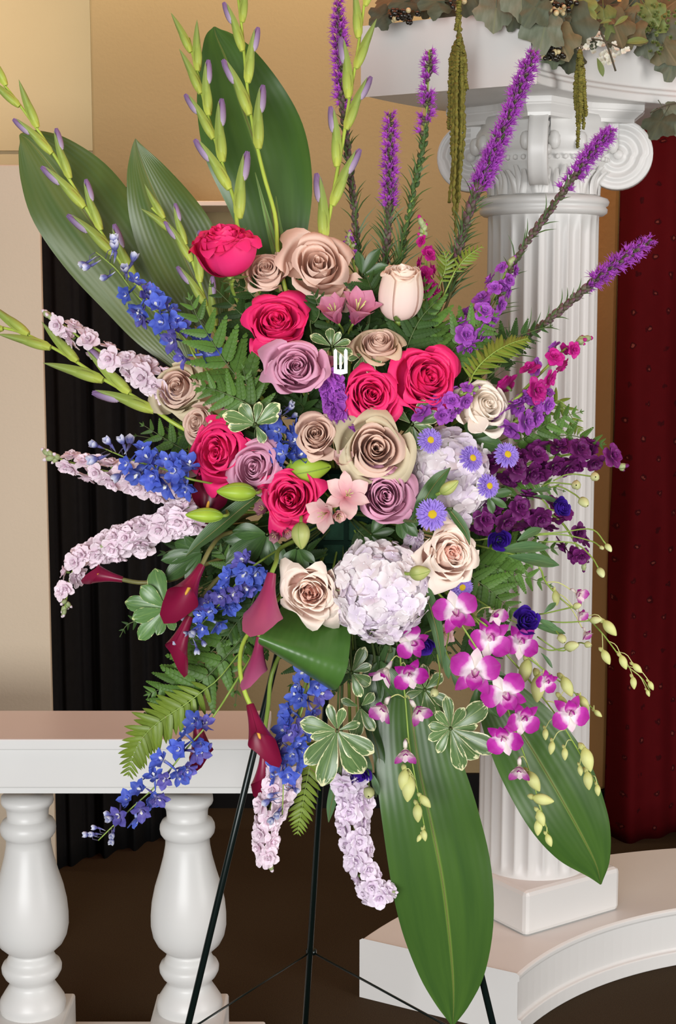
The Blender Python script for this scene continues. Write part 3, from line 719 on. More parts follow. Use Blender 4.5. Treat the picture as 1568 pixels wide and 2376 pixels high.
def fern(pxs, width, label, D0=None, D1=None, kind='leather', mat='fern', n=11, seed=0, normal=None, start=0.12, group=None, foam=True, curl=0.25, taper=0.85):
    r = np.random.default_rng(seed); pts = path(pxs, 24, D0, D1); Dm = D1 or dep(*pxs[-1][:2]); w = mpx(width, Dm)
    if kind == 'leather': n = max(6, int(n*0.8))
    t = thing('fern_frond' if kind == 'leather' else 'sword_fern_frond', label, 'fern', pts[0], group)
    q = spline([FOAM, FOAM.lerp(pts[0], 0.6)]+pts[::3]+[pts[-1]], 30) if foam else pts
    stem_part(t, q, 0.0016, 0.0005, MT['stem_dark' if mat != 'fern_lime' else 'stem'], 'rachis', 5)
    me = cached((kind, mat), lambda: pinna_mesh(kind)().mesh('pinna', MT[mat]))
    nm = normal or view(r.uniform(-0.25, 0.25), r.uniform(0.0, 0.35), 1)
    for i in range(n):
        f = i/(n-1); s = start+(0.97-start)*f; p, d = along(pts, s)
        sd = d.cross(nm).normalized()
        prof = (1-f)**taper*(0.75+0.25*min(1, f/0.15)) if kind == 'leather' else math.sin(math.pi*(0.12+0.83*f))**0.6*(1-0.45*f)
        l = w*(0.10+0.90*prof)*r.uniform(0.9, 1.08)
        for sg in (-1, 1):
            y = (sd*sg*1.0 + d*(0.55+0.5*f) + nm*r.uniform(-0.35, 0.2)).normalized()
            ob('pinna', me, t, frame_y(p, y, nm + sd*sg*r.uniform(-0.1, 0.3), l))
    p, d = along(pts, 0.97)
    ob('pinna', me, t, frame_y(p, d, nm, w*0.14))
    return t

def leaf_mesh(mat, k, W=0.20):
    return cached(('leaf', mat, k, W), lambda: MB().sheet(petal(7, 9, 1.0, W*(0.85+0.15*k), 1.35, 0.75, cup=0.22, bend=[-0.5, -0.15, -0.8][k], base=0.10, ruf=0.012) if W < 0.18 or not mat.startswith('pitto') else petal(9, 11, 1.0, W*(1.15+0.15*k), 2.0, 0.6, cup=0.16, bend=[-0.5, -0.15, -0.8][k], base=0.10, ruf=0.02, ph=k)).mesh('leaf', MT[mat]))
def sprig(x, y, leaves, label, D=None, mat='pitto', W=0.19, seed=0, tilt=0.3, name='pittosporum_sprig', base=None, group=None, cat='foliage'):
    """whorl of leaves: (angle in degrees, 0 right, 90 up; length px)"""
    r = np.random.default_rng(seed); D = D or dep(x, y)-0.01; c = P(x, y, D); nm = outward(c, 0.4)
    t = thing(name, label, cat, c, group)
    st = base or FOAM
    stem_part(t, spline([st, st.lerp(c, 0.55)+Vector((0, 0.01, 0)), c-nm*0.02, c], 10), 0.0022, 0.0015, MT['stem_dark'])
    for i, (a, l) in enumerate(leaves):
        y_ = view(math.cos(math.radians(a)), math.sin(math.radians(a)), tilt+r.uniform(-0.2, 0.25))
        ob('leaf', leaf_mesh(mat, i % 3, W), t, frame_y(c+y_*0.004, y_, nm+view(r.uniform(-.3, .3), r.uniform(-.1, .4), 0.6), (mpx(l, D)*0.8, mpx(l, D)*0.88, mpx(l, D)*0.88)))
    return t
# ---------------------------------------------------------------- more flower kinds
def glad_bud(kind):
    def f():
        mb = MB()
        # two sheathing bracts, the outer one longer and pointed, a furled petal tip between them
        mb.sheet(spindle(10, 12, 0.092, 0.92, 0.62, 0.8, bend=0.03, flat=0.85), close_u=True)
        mb.sheet(petal(7, 11, 1.10, 0.104, 0.62, 0.75, cup=-1.1, bend=0.10, base=0.55), Matrix.Translation((-0.012, 0.0, 0.085)))
        if kind:
            mb.sheet(spindle(9, 9, 0.075, 0.52, 0.75, 0.55, ridges=3, depth=0.14), Matrix.Translation((0.03, 0.66, 0.045)) @ rotZ(-0.10), 1, close_u=True)
            for a in (-0.15, 0.2):
                mb.sheet(petal(5, 6, 0.50, 0.075, 1.0, 0.45, cup=-0.9, bend=-0.12, base=0.5), Matrix.Translation((0.03+a*0.06, 0.68, 0.085)) @ rotZ(-a*0.22-0.1), 1)
        return mb.mesh('gladiolus_bud', [MT['glad_green'], MT['glad_petal']])
    return cached(('glad', kind), f)
def gladiolus(pxs, buds, label, D0, D1, seed=0, blen=95, sr=0.0042):
    """buds: (fraction along the stem from the foot, side -1 left / +1 right seen along the stem, 1 = petals showing)"""
    pts = path(pxs, 30, D0, D1); t = thing('gladiolus', label, 'gladiolus', pts[0])
    stem_part(t, spline([FOAM, FOAM.lerp(pts[0], 0.6)]+pts[::4]+[pts[-1]], 40), sr, sr*0.55, MT['stem_lime'])
    r = np.random.default_rng(seed)
    for s, sd, op in buds:
        p, d = along(pts, s); nm = view(0, 0, 1); x = d.cross(nm).normalized()
        l = mpx(blen*1.12, D1)*(1.12-0.30*s)*r.uniform(0.92, 1.08)
        y = (d + x*sd*0.20 + nm*0.06).normalized()
        ob('bud', glad_bud(op), t, frame_y(p + x*sd*sr*0.6 + nm*0.002, y, (nm*1.0 + x*sd*0.35), (l*sd, l, l)))
    return t

def liatris_tuft(k):
    def f():
        r = np.random.default_rng(400+k); mb = MB()
        mb.sheet(spindle(6, 5, 0.30, 0.75, 0.8), Matrix.Identity(4), 1, close_u=True)
        for i in range(5):
            a = i*1.2566; mb.sheet(petal(3, 5, 0.75, 0.20, 0.9, 0.7, cup=0.2, bend=-0.5, base=0.5), Matrix.Translation((0, 0.55, 0)) @ Matrix.Rotation(a, 4, 'Y') @ rotX(0.75))
        for i in range(9):
            q = Vector(r.normal(size=3)); q.y = abs(q.y)+0.9; q.normalize()
            mb.tube([(0, 0.5, 0), Vector((0, 0.5, 0))+q*0.6+Vector((0, 0.1, 0)), Vector((0, 0.5, 0))+q*1.15], [0.045, 0.04, 0.015], 3)
        return mb.mesh('liatris_floret', [MT['liat'], MT['liat_bud']])
    return cached(('liat', k), f)
def liatris_budm(mat):
    return cached(('liatbud', mat), lambda: MB().sheet(spindle(6, 6, 0.33, 1.0, 0.75), close_u=True).sheet(petal(3, 5, 0.9, 0.3, 0.8, 0.7, cup=-0.5, bend=-0.2, base=0.5), Matrix.Translation((0, 0, 0.2))).mesh('liatris_bud', MT[mat]))
def liatris(pxs, bloom, label, D0, D1, seed=0, w=36, green=False, needles=70, nl=62):
    """pxs foot to tip; bloom = fraction from which the spike is open purple"""
    r = np.random.default_rng(seed); pts = path(pxs, 40, D0, D1); t = thing('liatris_spike', label, 'liatris', pts[0])
    stem_part(t, spline([FOAM, FOAM.lerp(pts[0], 0.6)]+pts[::4]+[pts[-1]], 44), 0.0028, 0.0012, MT['stem_brown'] if not green else MT['stem'])
    Lt = sum((b-a).length for a, b in zip(pts, pts[1:])); step = mpx(4.6, D1); w = w*1.04
    s = 0.16; i = 0; hw = mpx(w, D1)/2
    while s < 0.995:
        p, d = along(pts, s); a = i*2.399; b = d.orthogonal().normalized(); rad = b*math.cos(a)+d.cross(b)*math.sin(a)
        op = s > bloom + r.uniform(-0.05, 0.05)
        taper = min(1, 0.55+(1-s)*4) if s > 0.9 else 1.0
        if op:
            if not (green and r.uniform() < 0.35):
                l = hw*0.98*taper*r.uniform(0.9, 1.15)*(1.0 if s < 0.9 else 1.1)
                ob('floret', liatris_tuft(i % 3), t, frame_y(p, (rad*0.95+d*0.55).normalized(), d, l))
            s += step*0.80/Lt
        else:
            l = hw*(1.0 if s > bloom-0.25 else 0.9)*r.uniform(0.9, 1.1)
            ob('bud', liatris_budm('liat_budgreen' if green or s < bloom-0.45 else 'liat_bud'), t, frame_y(p, (rad*0.62+d*1.0).normalized(), rad, l))
            s += step*1.0/Lt*(1.5 if green else 1)
        i += 1
    mb = MB()
    for k in range(needles):
        s = 0.02+0.62*(k/needles)**1.3; p, d = along(pts, s); b = d.orthogonal().normalized(); a = r.uniform(0, 6.28)
        rad = b*math.cos(a)+d.cross(b)*math.sin(a); l = mpx(nl, D1)*(1.25-1.25*s)*r.uniform(0.7, 1.2)
        e = p+(rad*0.75+d*0.85)*l; m = p.lerp(e, 0.5)+d*l*0.12
        cl = spline([p, m, e], 5); mb.sheet(ribbon(cl, [0.0013, 0.0014, 0.0011, 0.0007, 0.0001], view(r.uniform(-.5, .5), 0.2, 1), 3, 0.2))
    o = put('needle_leaves', mb, MT['needle'], t); o['kind'] = 'stuff'
    return t

def orchid_bloom(k):
    def f():
        r = np.random.default_rng(500+k); mb = MB(); op = [0.0, 0.25, 0.8][k]
        kw = dict(nu=6, nv=8)
        mb.sheet(petal(L=0.95, W=0.26, k=1.05, p=0.75, cup=0.2, bend=-0.3, **kw), rotX(0.15+op), 1)
        for s in (-1, 1):
            mb.sheet(petal(L=1.05, W=0.50, k=1.5, p=0.6, cup=0.12, bend=-0.35, ruf=0.03, base=0.10, **kw), rotZ(s*1.15) @ rotX(0.30+op), 0)
            mb.sheet(petal(L=1.0, W=0.27, k=0.9, p=0.75, cup=0.2, bend=-0.25, **kw), rotZ(s*2.45) @ rotX(0.1+op), 3 if k == 2 else 0)
            mb.sheet(petal(5, 5, L=0.42, W=0.20, k=1.2, p=0.6, cup=0.3, bend=0.5), Matrix.Translation((0, -0.05, 0.1)) @ rotZ(s*2.2) @ rotX(1.0), 2)
        mb.sheet(petal(L=0.75, W=0.33, k=1.45, p=0.6, cup=0.5, bend=-0.7, ruf=0.04, **kw), Matrix.Translation((0, -0.02, 0.05)) @ rotZ(math.pi) @ rotX(0.75), 2)
        mb.sheet(spindle(6, 5, 0.09, 0.34, 0.8), Matrix.Translation((0, 0.0, 0.02)) @ rotX(1.2), 1, close_u=True)
        mb.tube([(0, -0.05, 0), (0, -0.18, -0.22), (0, -0.05, -0.48)], [0.12, 0.13, 0.05], 6, mat=1)
        return mb.mesh('orchid_bloom', [MT['orchid'] if k < 2 else MT['orchid_tip'], MT['orchid_white'], MT['orchid_lip'], MT['orchid_white']])
    return cached(('orchid', k), f)
def orchid_bud():
    def f():
        mb = MB(); mb.sheet(spindle(9, 10, 0.27, 1.0, 0.85, 0.75, ridges=3, depth=0.06), close_u=True)
        mb.sheet(spindle(6, 5, 0.15, 0.55, 0.8), Matrix.Translation((0, 0.10, 0)) @ Matrix.Rotation(-2.2, 4, 'X'), close_u=True)
        return mb.mesh('orchid_bud', MT['orchid_bud'])
    return cached('orchidbud', f)
def orchid_spray(pxs, blooms, buds, label, D0, D1):
    """blooms: (x, y, diameter px, kind, roll degrees, facing); buds: (x, y, length px, direction degrees) measured at the bud's base"""
    pts = path(pxs, 40, D0, D1); t = thing('orchid_spray', label, 'orchid', pts[0])
    stem_part(t, spline([FOAM, FOAM.lerp(pts[0], 0.6)+Vector((0, 0.01, 0))]+pts[::4]+[pts[-1]], 44), 0.0019, 0.0009, MT['stem'], n=6)
    def near(c): return min(range(len(pts)), key=lambda i: (pts[i]-c).length_squared)
    for (x, y, d, k, roll, face) in blooms:
        c0 = P(x, y, 2.55); i = near(c0); D = pts[i].y-0.03; c = P(x, y, D); nm = view(*face) if k < 2 else view(face[0]*1.3, face[1]-0.7, face[2]*0.8); R = mpx(d*0.90, D)/2
        b = ob('bloom', orchid_bloom(k), t, frame(c, nm, view(0, 1, 0), R, math.radians(roll)))
        i = max(0, i-2); e = c-nm*R*0.45
        put('pedicel', MB().tube(spline([pts[i], pts[i].lerp(e, 0.5)+Vector((0, 0, 0.006)), e], 7), 0.0011, 5), MT['orchid_bud'], b)
    for (x, y, l, a) in buds:
        i = near(P(x, y, 2.6)); D = pts[i].y-0.008; c = P(x, y, D); y_ = view(math.cos(math.radians(a)), math.sin(math.radians(a)), 0.1)
        b = ob('bud', orchid_bud(), t, frame_y(c, y_, view(0.3, 0, 1), mpx(l, D)))
        i = max(0, i-1); mid = pts[i].lerp(c, 0.6)+Vector((0, 0, 0.008))
        put('pedicel', MB().tube(spline([pts[i], mid, c], 6), 0.0008, 5), MT['orchid_bud'], b)
    return t

def calla_mesh(mat, k):
    def f():
        mb = MB(); na, nh = 25, 14; pts = []
        flare, lean = [(1.0, 0.35), (0.55, 0.15), (1.25, 0.5)][k]
        for j in range(nh):
            v = j/(nh-1); row = []
            for i in range(na):
                a = -math.pi*1.06 + 2*math.pi*1.06*i/(na-1)      # 0 is the back of the flower, where the tip stands
                tip = math.exp(-(a/0.55)**2); h = 1.0-0.34*(abs(a)/math.pi)**1.3+0.42*tip
                s = v*h
                r = 0.085+0.12*s+0.42*flare*max(0, s-0.25)**1.7*(1-0.35*(abs(a)/math.pi)**2)
                r += 0.05*flare*max(0, v-0.8)*5*max(0, v-0.8)
                r *= 1+0.05*(a/math.pi)
                z = s*0.95 - lean*0.25*max(0, v-0.75)**2*8*(0.3+tip*0.4)
                row.append((r*math.sin(a), r*math.cos(a)+0.12*s*tip*v, z))
            pts.append(row)
        mb.sheet(pts)
        return mb.mesh('spathe', MT[mat])
    return cached(('calla', mat, k), f)
def calla(x, y, l, ang, label, mat='calla', kind=0, D=None, toward=0.4, front=None, stem=None, smat='stem_brown', spad=True, roll=0.0):
    """(x, y): where the tube meets the stem; ang: image direction of the trumpet; toward: lean towards the viewer; the open side is turned to front"""
    D = D or dep(x, y)-0.03; c = P(x, y, D); ax = view(math.cos(math.radians(ang)), math.sin(math.radians(ang)), toward)
    t = thing('calla_lily', label, 'calla lily', c); s = mpx(l, D)
    fr = view(*(front or (0, 0, 1)))
    M = frame(c, ax, -(fr - ax*fr.dot(ax)), s, roll)
    ob('spathe', calla_mesh(mat, kind), t, M)
    if spad:
        ob('spadix', cached('spadix', lambda: MB().lathe([(0.02, 0.1), (0.038, 0.2), (0.04, 0.6), (0.03, 0.72), (0.004, 0.76)], 8).mesh('spadix', MT['spadix'])), t, M)
    if stem:
        q = [P(*p) for p in stem]; stem_part(t, spline([FOAM.lerp(q[0], 0.75)]+q+[c, c+ax*s*0.08], 20), 0.0036, 0.0042, MT[smat], n=8)
    else: stem_to_foam(t, c+ax*s*0.06, ax, 0.004, MT[smat])
    return t

def alstroemeria(x, y, d, mat, label, face, D=None, openf=0.5, seed=0, roll=0.0):
    r = np.random.default_rng(seed); D = D or dep(x, y)-0.02; c = P(x, y, D); nm = view(*face); R = mpx(d, D)*0.74
    t = thing('alstroemeria', label, 'alstroemeria', c); M = frame(c-nm*R*0.5, nm, (0, 0, 1), R, roll)
    for i in range(6):
        k = dict(nu=6, nv=8, L=1.15, W=0.38 if i % 2 else 0.28, k=1.6, p=0.6, cup=0.3, bend=-0.9*openf, base=0.15, ph=r.uniform(0, 6), ruf=0.02)
        ob('petal', MB().sheet(petal(**k)).mesh('petal', MT[mat]), t, M @ rotZ(i*math.pi/3+r.uniform(-.12, .12)) @ rotX(1.38-0.42*openf+r.uniform(-.1, .1)))
    mb = MB()
    for i in range(5):
        a = i*1.2566; mb.tube([(0, 0, 0.2), (0.06*math.cos(a), 0.06*math.sin(a), 0.6), (0.16*math.cos(a), 0.16*math.sin(a), 0.85)], [0.015, 0.013, 0.02], 4)
    ob('stamens', mb.mesh('stamens', MT['orchid_bud']), t, M)
    stem_to_foam(t, c-nm*R*0.5, nm, 0.0018)
    return t

def lily_bud(x, y, l, ang, label, D=None, mat='lily_bud', fat=0.25, toward=0.2, kind=None):
    """(x, y) centre of the bud, ang direction of its tip"""
    D = D or dep(x, y)-0.03; ax = view(math.cos(math.radians(ang)), math.sin(math.radians(ang)), toward); L = mpx(l, D); c = P(x, y, D)-ax*L/2
    t = thing('lily_bud', label, 'lily bud', c)
    M = frame_y(c, ax, view(0.2, 0.3, 1), L)
    mb = MB().sheet(spindle(24, 14, fat, 1.0, 0.80, 0.75, ridges=3, depth=0.10), close_u=True)
    b = ob('bud', mb.mesh('bud', MT[mat]), t, M)
    for k in range(3):
        a = 2*math.pi*(k+0.5)/3
        cl = [Vector((fat*0.93*max(0.05, math.sin(math.pi*(0.02+0.96*v)**0.8)**0.75)*math.cos(a), v, fat*0.93*max(0.05, math.sin(math.pi*(0.02+0.96*v)**0.8)**0.75)*math.sin(a))) for v in np.linspace(0.03, 0.97, 12)]
        ob('seam', MB().tube(cl, 0.012, 4).mesh('seam', MT['stem']), b, M)
    stem_to_foam(t, c+ax*L*0.03, ax, 0.0028, steep=True)
    return t

def lisi_bloom(parent, x, y, d, face, D, seed):
    r = np.random.default_rng(seed); R = mpx(d, D)/2; nm = view(*face); c = P(x, y, D); M0 = frame(c, nm, (0, 0, 1), R, r.uniform(0, 6))
    b = ob('bloom', MB().lathe([(0.05, -0.85), (0.2, -0.75), (0.3, -0.5), (0.12, -0.3)], 8).mesh('calyx', MT['lisi_leaf']), parent, M0)
    for i in range(12):
        f = i/11; w = 2.8-1.1*f; Rb = 0.12+0.8*f; zt = 0.35-0.25*f; a0 = i*2.399; ph = r.uniform(0, 6); pts = []
        for v in np.linspace(0, 1, 8):
            row = []
            for u in np.linspace(-1, 1, 9):
                s = v*(1-0.2*abs(u)**3); q = 1-s
                rr = q**3*0.07+3*q*q*s*Rb+3*q*s*s*Rb*0.95+s**3*Rb*(0.85+0.3*f) + 0.05*math.sin(5*u+ph)*v**3 + 0.1*u*Rb*v
                zz = -0.8*q**3-2.0*q*q*s+3*q*s*s*(zt-0.15)+s**3*zt
                row.append((rr*math.cos(a0+u*w/2), rr*math.sin(a0+u*w/2), zz))
            pts.append(row)
        ob('petal', MB().sheet(pts).mesh('petal', MT['lisi']), b, M0)
    return c, nm, R
def lisi_bud():
    def f():
        mb = MB(); p = spindle(10, 10, 0.30, 1.0, 0.85, 0.65)
        for j in range(10):                                   # twisted tip
            a = 1.2*j/9; c, s = math.cos(a), math.sin(a); p[j] = p[j] @ np.array([[c, 0, s], [0, 1, 0], [-s, 0, c]])
            p[j][:, 0] *= 1+0.12*np.cos(np.arange(10)*2*math.pi*0.3)
        mb.sheet(p, close_u=True)
        for k in range(4): mb.sheet(petal(3, 5, 0.8, 0.05, 0.7, 0.8, cup=0.2, bend=0.35, base=0.6), Matrix.Rotation(k*math.pi/2, 4, 'Y') @ Matrix.Translation((0, -0.05, 0.06)) @ rotX(-0.36), 1)
        return mb.mesh('lisianthus_bud', [MT['lisi_bud'], MT['lisi_leaf']])
    return cached('lisibud', f)
def lisianthus(base, bloom, buds, label, D=None, leaves=(), seed=0):
    """bloom (x, y, d, face) ; buds: (stem px points ending at the bud base, bud length px) ; leaves: (x, y, length px, angle)"""
    x, y, d, face = bloom; D = D or dep(x, y)-0.03
    b = P(base[0], base[1], D+0.06); t = thing('lisianthus', label, 'lisianthus', b)
    c, nm, R = lisi_bloom(t, x, y, d, face, D, seed)
    stem_part(t, spline([FOAM, b, c-nm*R*1.6, c-nm*R*0.8], 14), 0.0016, 0.0013, MT['stem'])
    for st, l in buds:
        q = [P(px, py, D+0.03-0.02*i) for i, (px, py) in enumerate(st)]; pts = spline([b.lerp(q[0], 0.7)]+q, 14)
        dr = (pts[-1]-pts[-3]).normalized()
        bo = ob('bud', lisi_bud(), t, frame_y(pts[-1], dr, view(0, 0, 1), mpx(l, D)))
        put('pedicel', MB().tube(pts, [0.0013]*14, 5), MT['stem'], bo)
    for k, (px, py, l, a) in enumerate(leaves):
        y_ = view(math.cos(math.radians(a)), math.sin(math.radians(a)), 0.15)
        ob('leaf', leaf_mesh('lisi_leaf', k % 3, 0.15), t, frame_y(P(px, py, D+0.01), y_, view(0.1*k, 0.5, 0.8), mpx(l, D)))
    return t

def aster(x, y, d, label, face, D=None, seed=0):
    r = np.random.default_rng(seed); D = D or dep(x, y)-0.03; R = mpx(d, D)/2; c = P(x, y, D); nm = view(*face)
    t = thing('aster', label, 'aster', c-nm*R*0.4); M = frame(c, nm, (0, 0, 1), R)
    for k, (n, tilt, s, z) in enumerate(((40, 0.0, 1.0, 0), (38, 0.16, 0.94, 0.04), (34, 0.36, 0.80, 0.08), (26, 0.6, 0.60, 0.10))):
        mb = MB(); whorl(mb, n, tilt, k*0.1, jit=0.10, r=r, s=s, z=z, nu=3, nv=8, L=1.0, W=0.085, k=2.6, p=0.35, cup=0.3, bend=-0.15, base=0.35)
        ob('petal_ring', mb.mesh('petal_ring', MT['aster']), t, M)
    ob('disc', cached('asterdisc', lambda: MB().lathe([(0.28, 0.02), (0.32, 0.16), (0.28, 0.26), (0.16, 0.31), (0.02, 0.32)], 16).mesh('disc', MT['yellow'])), t, M)
    mb = MB(); whorl(mb, 8, -0.3, 0, jit=0.2, r=r, s=0.55, z=-0.1, nu=3, nv=5, L=1.0, W=0.13, k=0.9, p=0.6, cup=0.2, bend=-0.2)
    ob('bracts', mb.mesh('bracts', MT['sepal']), t, M)
    stem_to_foam(t, c-nm*R*0.1, nm, 0.0014)
    return t

def hydrangea(x, y, rx, ry, n, size, label, D, mats, seed=0, face=(0, 0, 1)):
    r = np.random.default_rng(seed); c = P(x, y, D+mpx((rx+ry)/2, D)*0.55); nm = view(*face)
    t = thing('hydrangea', label, 'hydrangea', c)
    rxm, rym = mpx(rx, D), mpx(ry, D); M = frame(c, nm, (0, 0, 1))
    core = MB().sheet([[(0.62*rxm*math.sin(p)*math.cos(a), 0.62*rym*math.sin(p)*math.sin(a), 0.5*(rxm+rym)/2*math.cos(p)) for a in np.linspace(0, 6.2832, 25)] for p in np.linspace(0, 3.14, 13)])
    ob('flower_core', core.mesh('flower_core', MT['sepal_pale']), t, M)
    for i in range(n):
        z = 1-1.35*(i+0.5)/n; a = i*2.39996; q = math.sqrt(max(0, 1-z*z))
        d = Vector((q*math.cos(a), q*math.sin(a), z)); s = mpx(size, D)/2*r.uniform(0.85, 1.15)
        k = r.uniform(0.80, 1.0)
        p = Vector((d.x*(rxm-s*0.4)*k, d.y*(rym-s*0.4)*k, d.z*(rxm+rym)/2*0.78*k))
        dd = (d+Vector(r.normal(size=3))*0.36).normalized()
        W = M @ frame(p, dd, (0.1, 1, 0.2), s, r.uniform(0, 6.28))
        ob('floret', hydra_floret(mats[0] if r.uniform() < 0.6 or len(mats) == 1 else mats[1], i % 3), t, W)
    stem_to_foam(t, c, nm, 0.004)
    return t
# ---------------------------------------------------------------- easel, foam cage
MT['easel'] = m_plain('easel_wire', '#0c1a18', 0.3, metal=0.3, spec=0.6)
MT['foam'] = m_plain('floral_foam', '#173a28', 0.9, '#1c4530', 60, bump=0.4, bscale=300)
MT['cage'] = m_plain('cage_plastic', '#0b241a', 0.8, spec=0.15)
ap = P(792, 900, 2.80)
def ray_floor(a, b):
    k = (0-a.z)/(b.z-a.z); return a+(b-a)*k
es = thing('easel', 'dark green wire tripod easel holding up the flower spray', 'easel', Vector((ap.x, 2.75, 0)))
fl = ray_floor(ap, P(437, 2376, 2.62)); fr = ray_floor(ap, P(1143, 2376, 2.62)); rl = ray_floor(P(790, 1100, 2.84), P(708, 2376, 2.98))
put('leg', MB().tube([ap, fl], 0.0062, 10), MT['easel'], es)
put('leg', MB().tube([ap, fr], 0.0062, 10), MT['easel'], es)
put('leg', MB().tube([ap+Vector((0, 0.02, 0)), P(790, 1100, 2.84), rl], 0.0062, 10), MT['easel'], es)
cl_ = P(722, 2208, 2.975)
put('clamp', MB().lathe([(0.0066, -0.006), (0.011, -0.004), (0.011, 0.004), (0.0066, 0.006)], 12, Matrix.Translation(cl_)), MT['easel'], es)
def on(a, b, z): return a+(b-a)*((z-a.z)/(b.z-a.z))
put('brace_wire', MB().tube([cl_, on(ap, fl, 0.34)], 0.0021, 6), MT['easel'], es)
put('brace_wire', MB().tube([cl_, on(ap, fr, 0.30)], 0.0024, 6), MT['easel'], es)
cg = thing('foam_cage', 'dark green foam block in a plastic cage behind the flowers', 'foam holder', FOAM)
q = P(845, 1215, 2.72)
bevel(put('foam_block', MB().box(q.x-0.12, q.x+0.10, 2.70, 2.80, q.z-0.115, q.z+0.10), MT['foam'], cg, False), 0.012)
for k in range(6): put('cage_bar', MB().box(q.x-0.125+0.044*k, q.x-0.117+0.044*k, 2.693, 2.806, q.z-0.12, q.z+0.105), MT['cage'], cg, False)
for k in range(6): put('cage_bar', MB().box(q.x-0.126, q.x+0.106, 2.692, 2.80, q.z-0.118+0.042*k, q.z-0.111+0.042*k), MT['cage'], cg, False)

# ---------------------------------------------------------------- aspidistra leaves
big_leaf([(655,660,34),(640,560,72),(622,440,103),(590,330,117),(555,230,100),(525,140,66),(502,85,30),(497,62,2)], 'tallest broad glossy leaf rising behind the upright gladiolus stems', 2.76, 2.84, view(-0.1, 0.25, 1), seed=1, cup=-0.10, vfold=0.12)
big_leaf([(440,860,20),(385,765,70),(318,665,93),(240,555,110),(165,450,106),(105,370,72),(66,325,32),(46,312,3)], 'broad glossy leaf leaning far left behind the gladiolus', 2.70, 2.78, view(-0.2, 0.3, 1), seed=2, cup=-0.15, vfold=0.12, mat='aspid_olive')
big_leaf([(500,760,30),(460,670,76),(415,570,90),(372,480,76),(338,400,46),(320,348,17),(314,322,1)], 'shorter pointed olive leaf behind the small gladiolus stem', 2.73, 2.74, view(0.05, 0.2, 1), seed=3, cup=-0.12, vfold=0.15, mat='aspid_olive')
big_leaf([(945,1560,40),(955,1660,84),(972,1780,103),(998,1900,117),(1024,2030,124),(1040,2150,112),(1050,2260,80),(1052,2330,42),(1050,2380,3)], 'longest broad green leaf hanging down in front of the platform', 2.62, 2.60, view(0.05, 0.25, 1), seed=4, cup=-0.10, vfold=0.10, bow=0.04)
big_leaf([(1120,1560,30),(1170,1640,70),(1235,1740,100),(1300,1850,108),(1350,1940,84),(1382,2005,42),(1394,2052,2)], 'broad green leaf hanging down to the right over the column', 2.66, 2.72, view(0.15, 0.25, 1), seed=5, cup=-0.12, vfold=0.12, bow=0.03)
# leaf folded over into a loop
rows = [((655,1405,2.53),(815,1415,2.53)), ((632,1436,2.49),(814,1460,2.49)), ((612,1462,2.45),(810,1518,2.45)), ((601,1480,2.432),(802,1560,2.432)), ((603,1496,2.45),(780,1600,2.45)), ((640,1508,2.53),(758,1590,2.53)), ((680,1490,2.58),(770,1540,2.58))]
A = spline([P(*a) for a, b in rows], 22); B = spline([P(*b) for a, b in rows], 22)
t = thing('folded_leaf', 'glossy dark green leaf folded into a loop below the peach rose', 'leaf', P(720, 1430, 2.62))
put('blade', MB().sheet([[list(a.lerp(b, k/14) + view(0, 0, 1)*0.006*math.sin(math.pi*k/14)) for k in range(15)] for a, b in zip(A, B)],
    uv=[[(k/14, j/21) for k in range(15)] for j in range(22)]), m_leaf('folded_leaf', '#4a7030', '#3c6228', 0.33, ribs=4, ribstr=0.10, var=0.0, transl=0.06, patch=0.6), t)
# narrow lily leaves and sword blades
big_leaf([(600,1150,10),(560,1180,22),(510,1222,24),(462,1262,15),(430,1292,1)], 'narrow dark green lily leaf sweeping to the lower left', 2.52, 2.52, view(-0.3, 0.6, 1), mat='broad', name='lily_leaf', seed=6, cup=0.1, vfold=0.25, wave=0)
big_leaf([(975,1340,10),(995,1400,17),(1012,1460,15),(1022,1520,8),(1026,1552,1)], 'narrow leaf hanging from the lily bud over the hydrangea', 2.45, 2.46, view(0.3, 0.2, 1), mat='broad', name='lily_leaf', seed=7, cup=0.1, vfold=0.25, wave=0)
big_leaf([(960,1210,8),(985,1160,20),(1015,1115,17),(1045,1085,1)], 'dark lily leaf crossing the rear hydrangea', 2.44, 2.47, view(0.3, 0.2, 1), mat='broad', name='lily_leaf', seed=8, cup=0.1, vfold=0.2, wave=0)
big_leaf([(1040,1180,6),(1060,1205,12),(1080,1235,9),(1090,1265,1)], 'short dark leaf above the right peach rose', 2.45, 2.44, view(0.3, 0.2, 1), mat='broad', name='lily_leaf', seed=9, cup=0.1, vfold=0.2, wave=0)
big_leaf([(655,640,9),(638,575,10),(618,500,6),(592,400,1)], 'slender green sword blade left of its pair before the tallest leaf', 2.70, 2.70, view(-0.3, 0.1, 1), mat='blade', name='sword_leaf', seed=10, cup=0, vfold=0.3, wave=0)
big_leaf([(668,640,10),(655,570,10),(645,520,7),(640,455,1)], 'slender green sword blade right of its pair before the tallest leaf', 2.70, 2.70, view(0.3, 0.1, 1), mat='blade', name='sword_leaf', seed=11, cup=0, vfold=0.3, wave=0)
big_leaf([(868,1520,14),(855,1600,22),(862,1690,16),(880,1760,14),(872,1850,2)], 'dark broad leaf stem trailing beside the longest leaf', 2.60, 2.58, view(-0.2, 0.3, 1), mat='broad', name='trailing_leaf', seed=12, wave=0.2)
big_leaf([(905,1500,14),(880,1580,26),(872,1660,22),(868,1720,2)], 'dark broad leaf hanging left of the orchid stem', 2.61, 2.60, view(0.2, 0.3, 1), mat='broad', name='trailing_leaf', seed=13, wave=0.15)
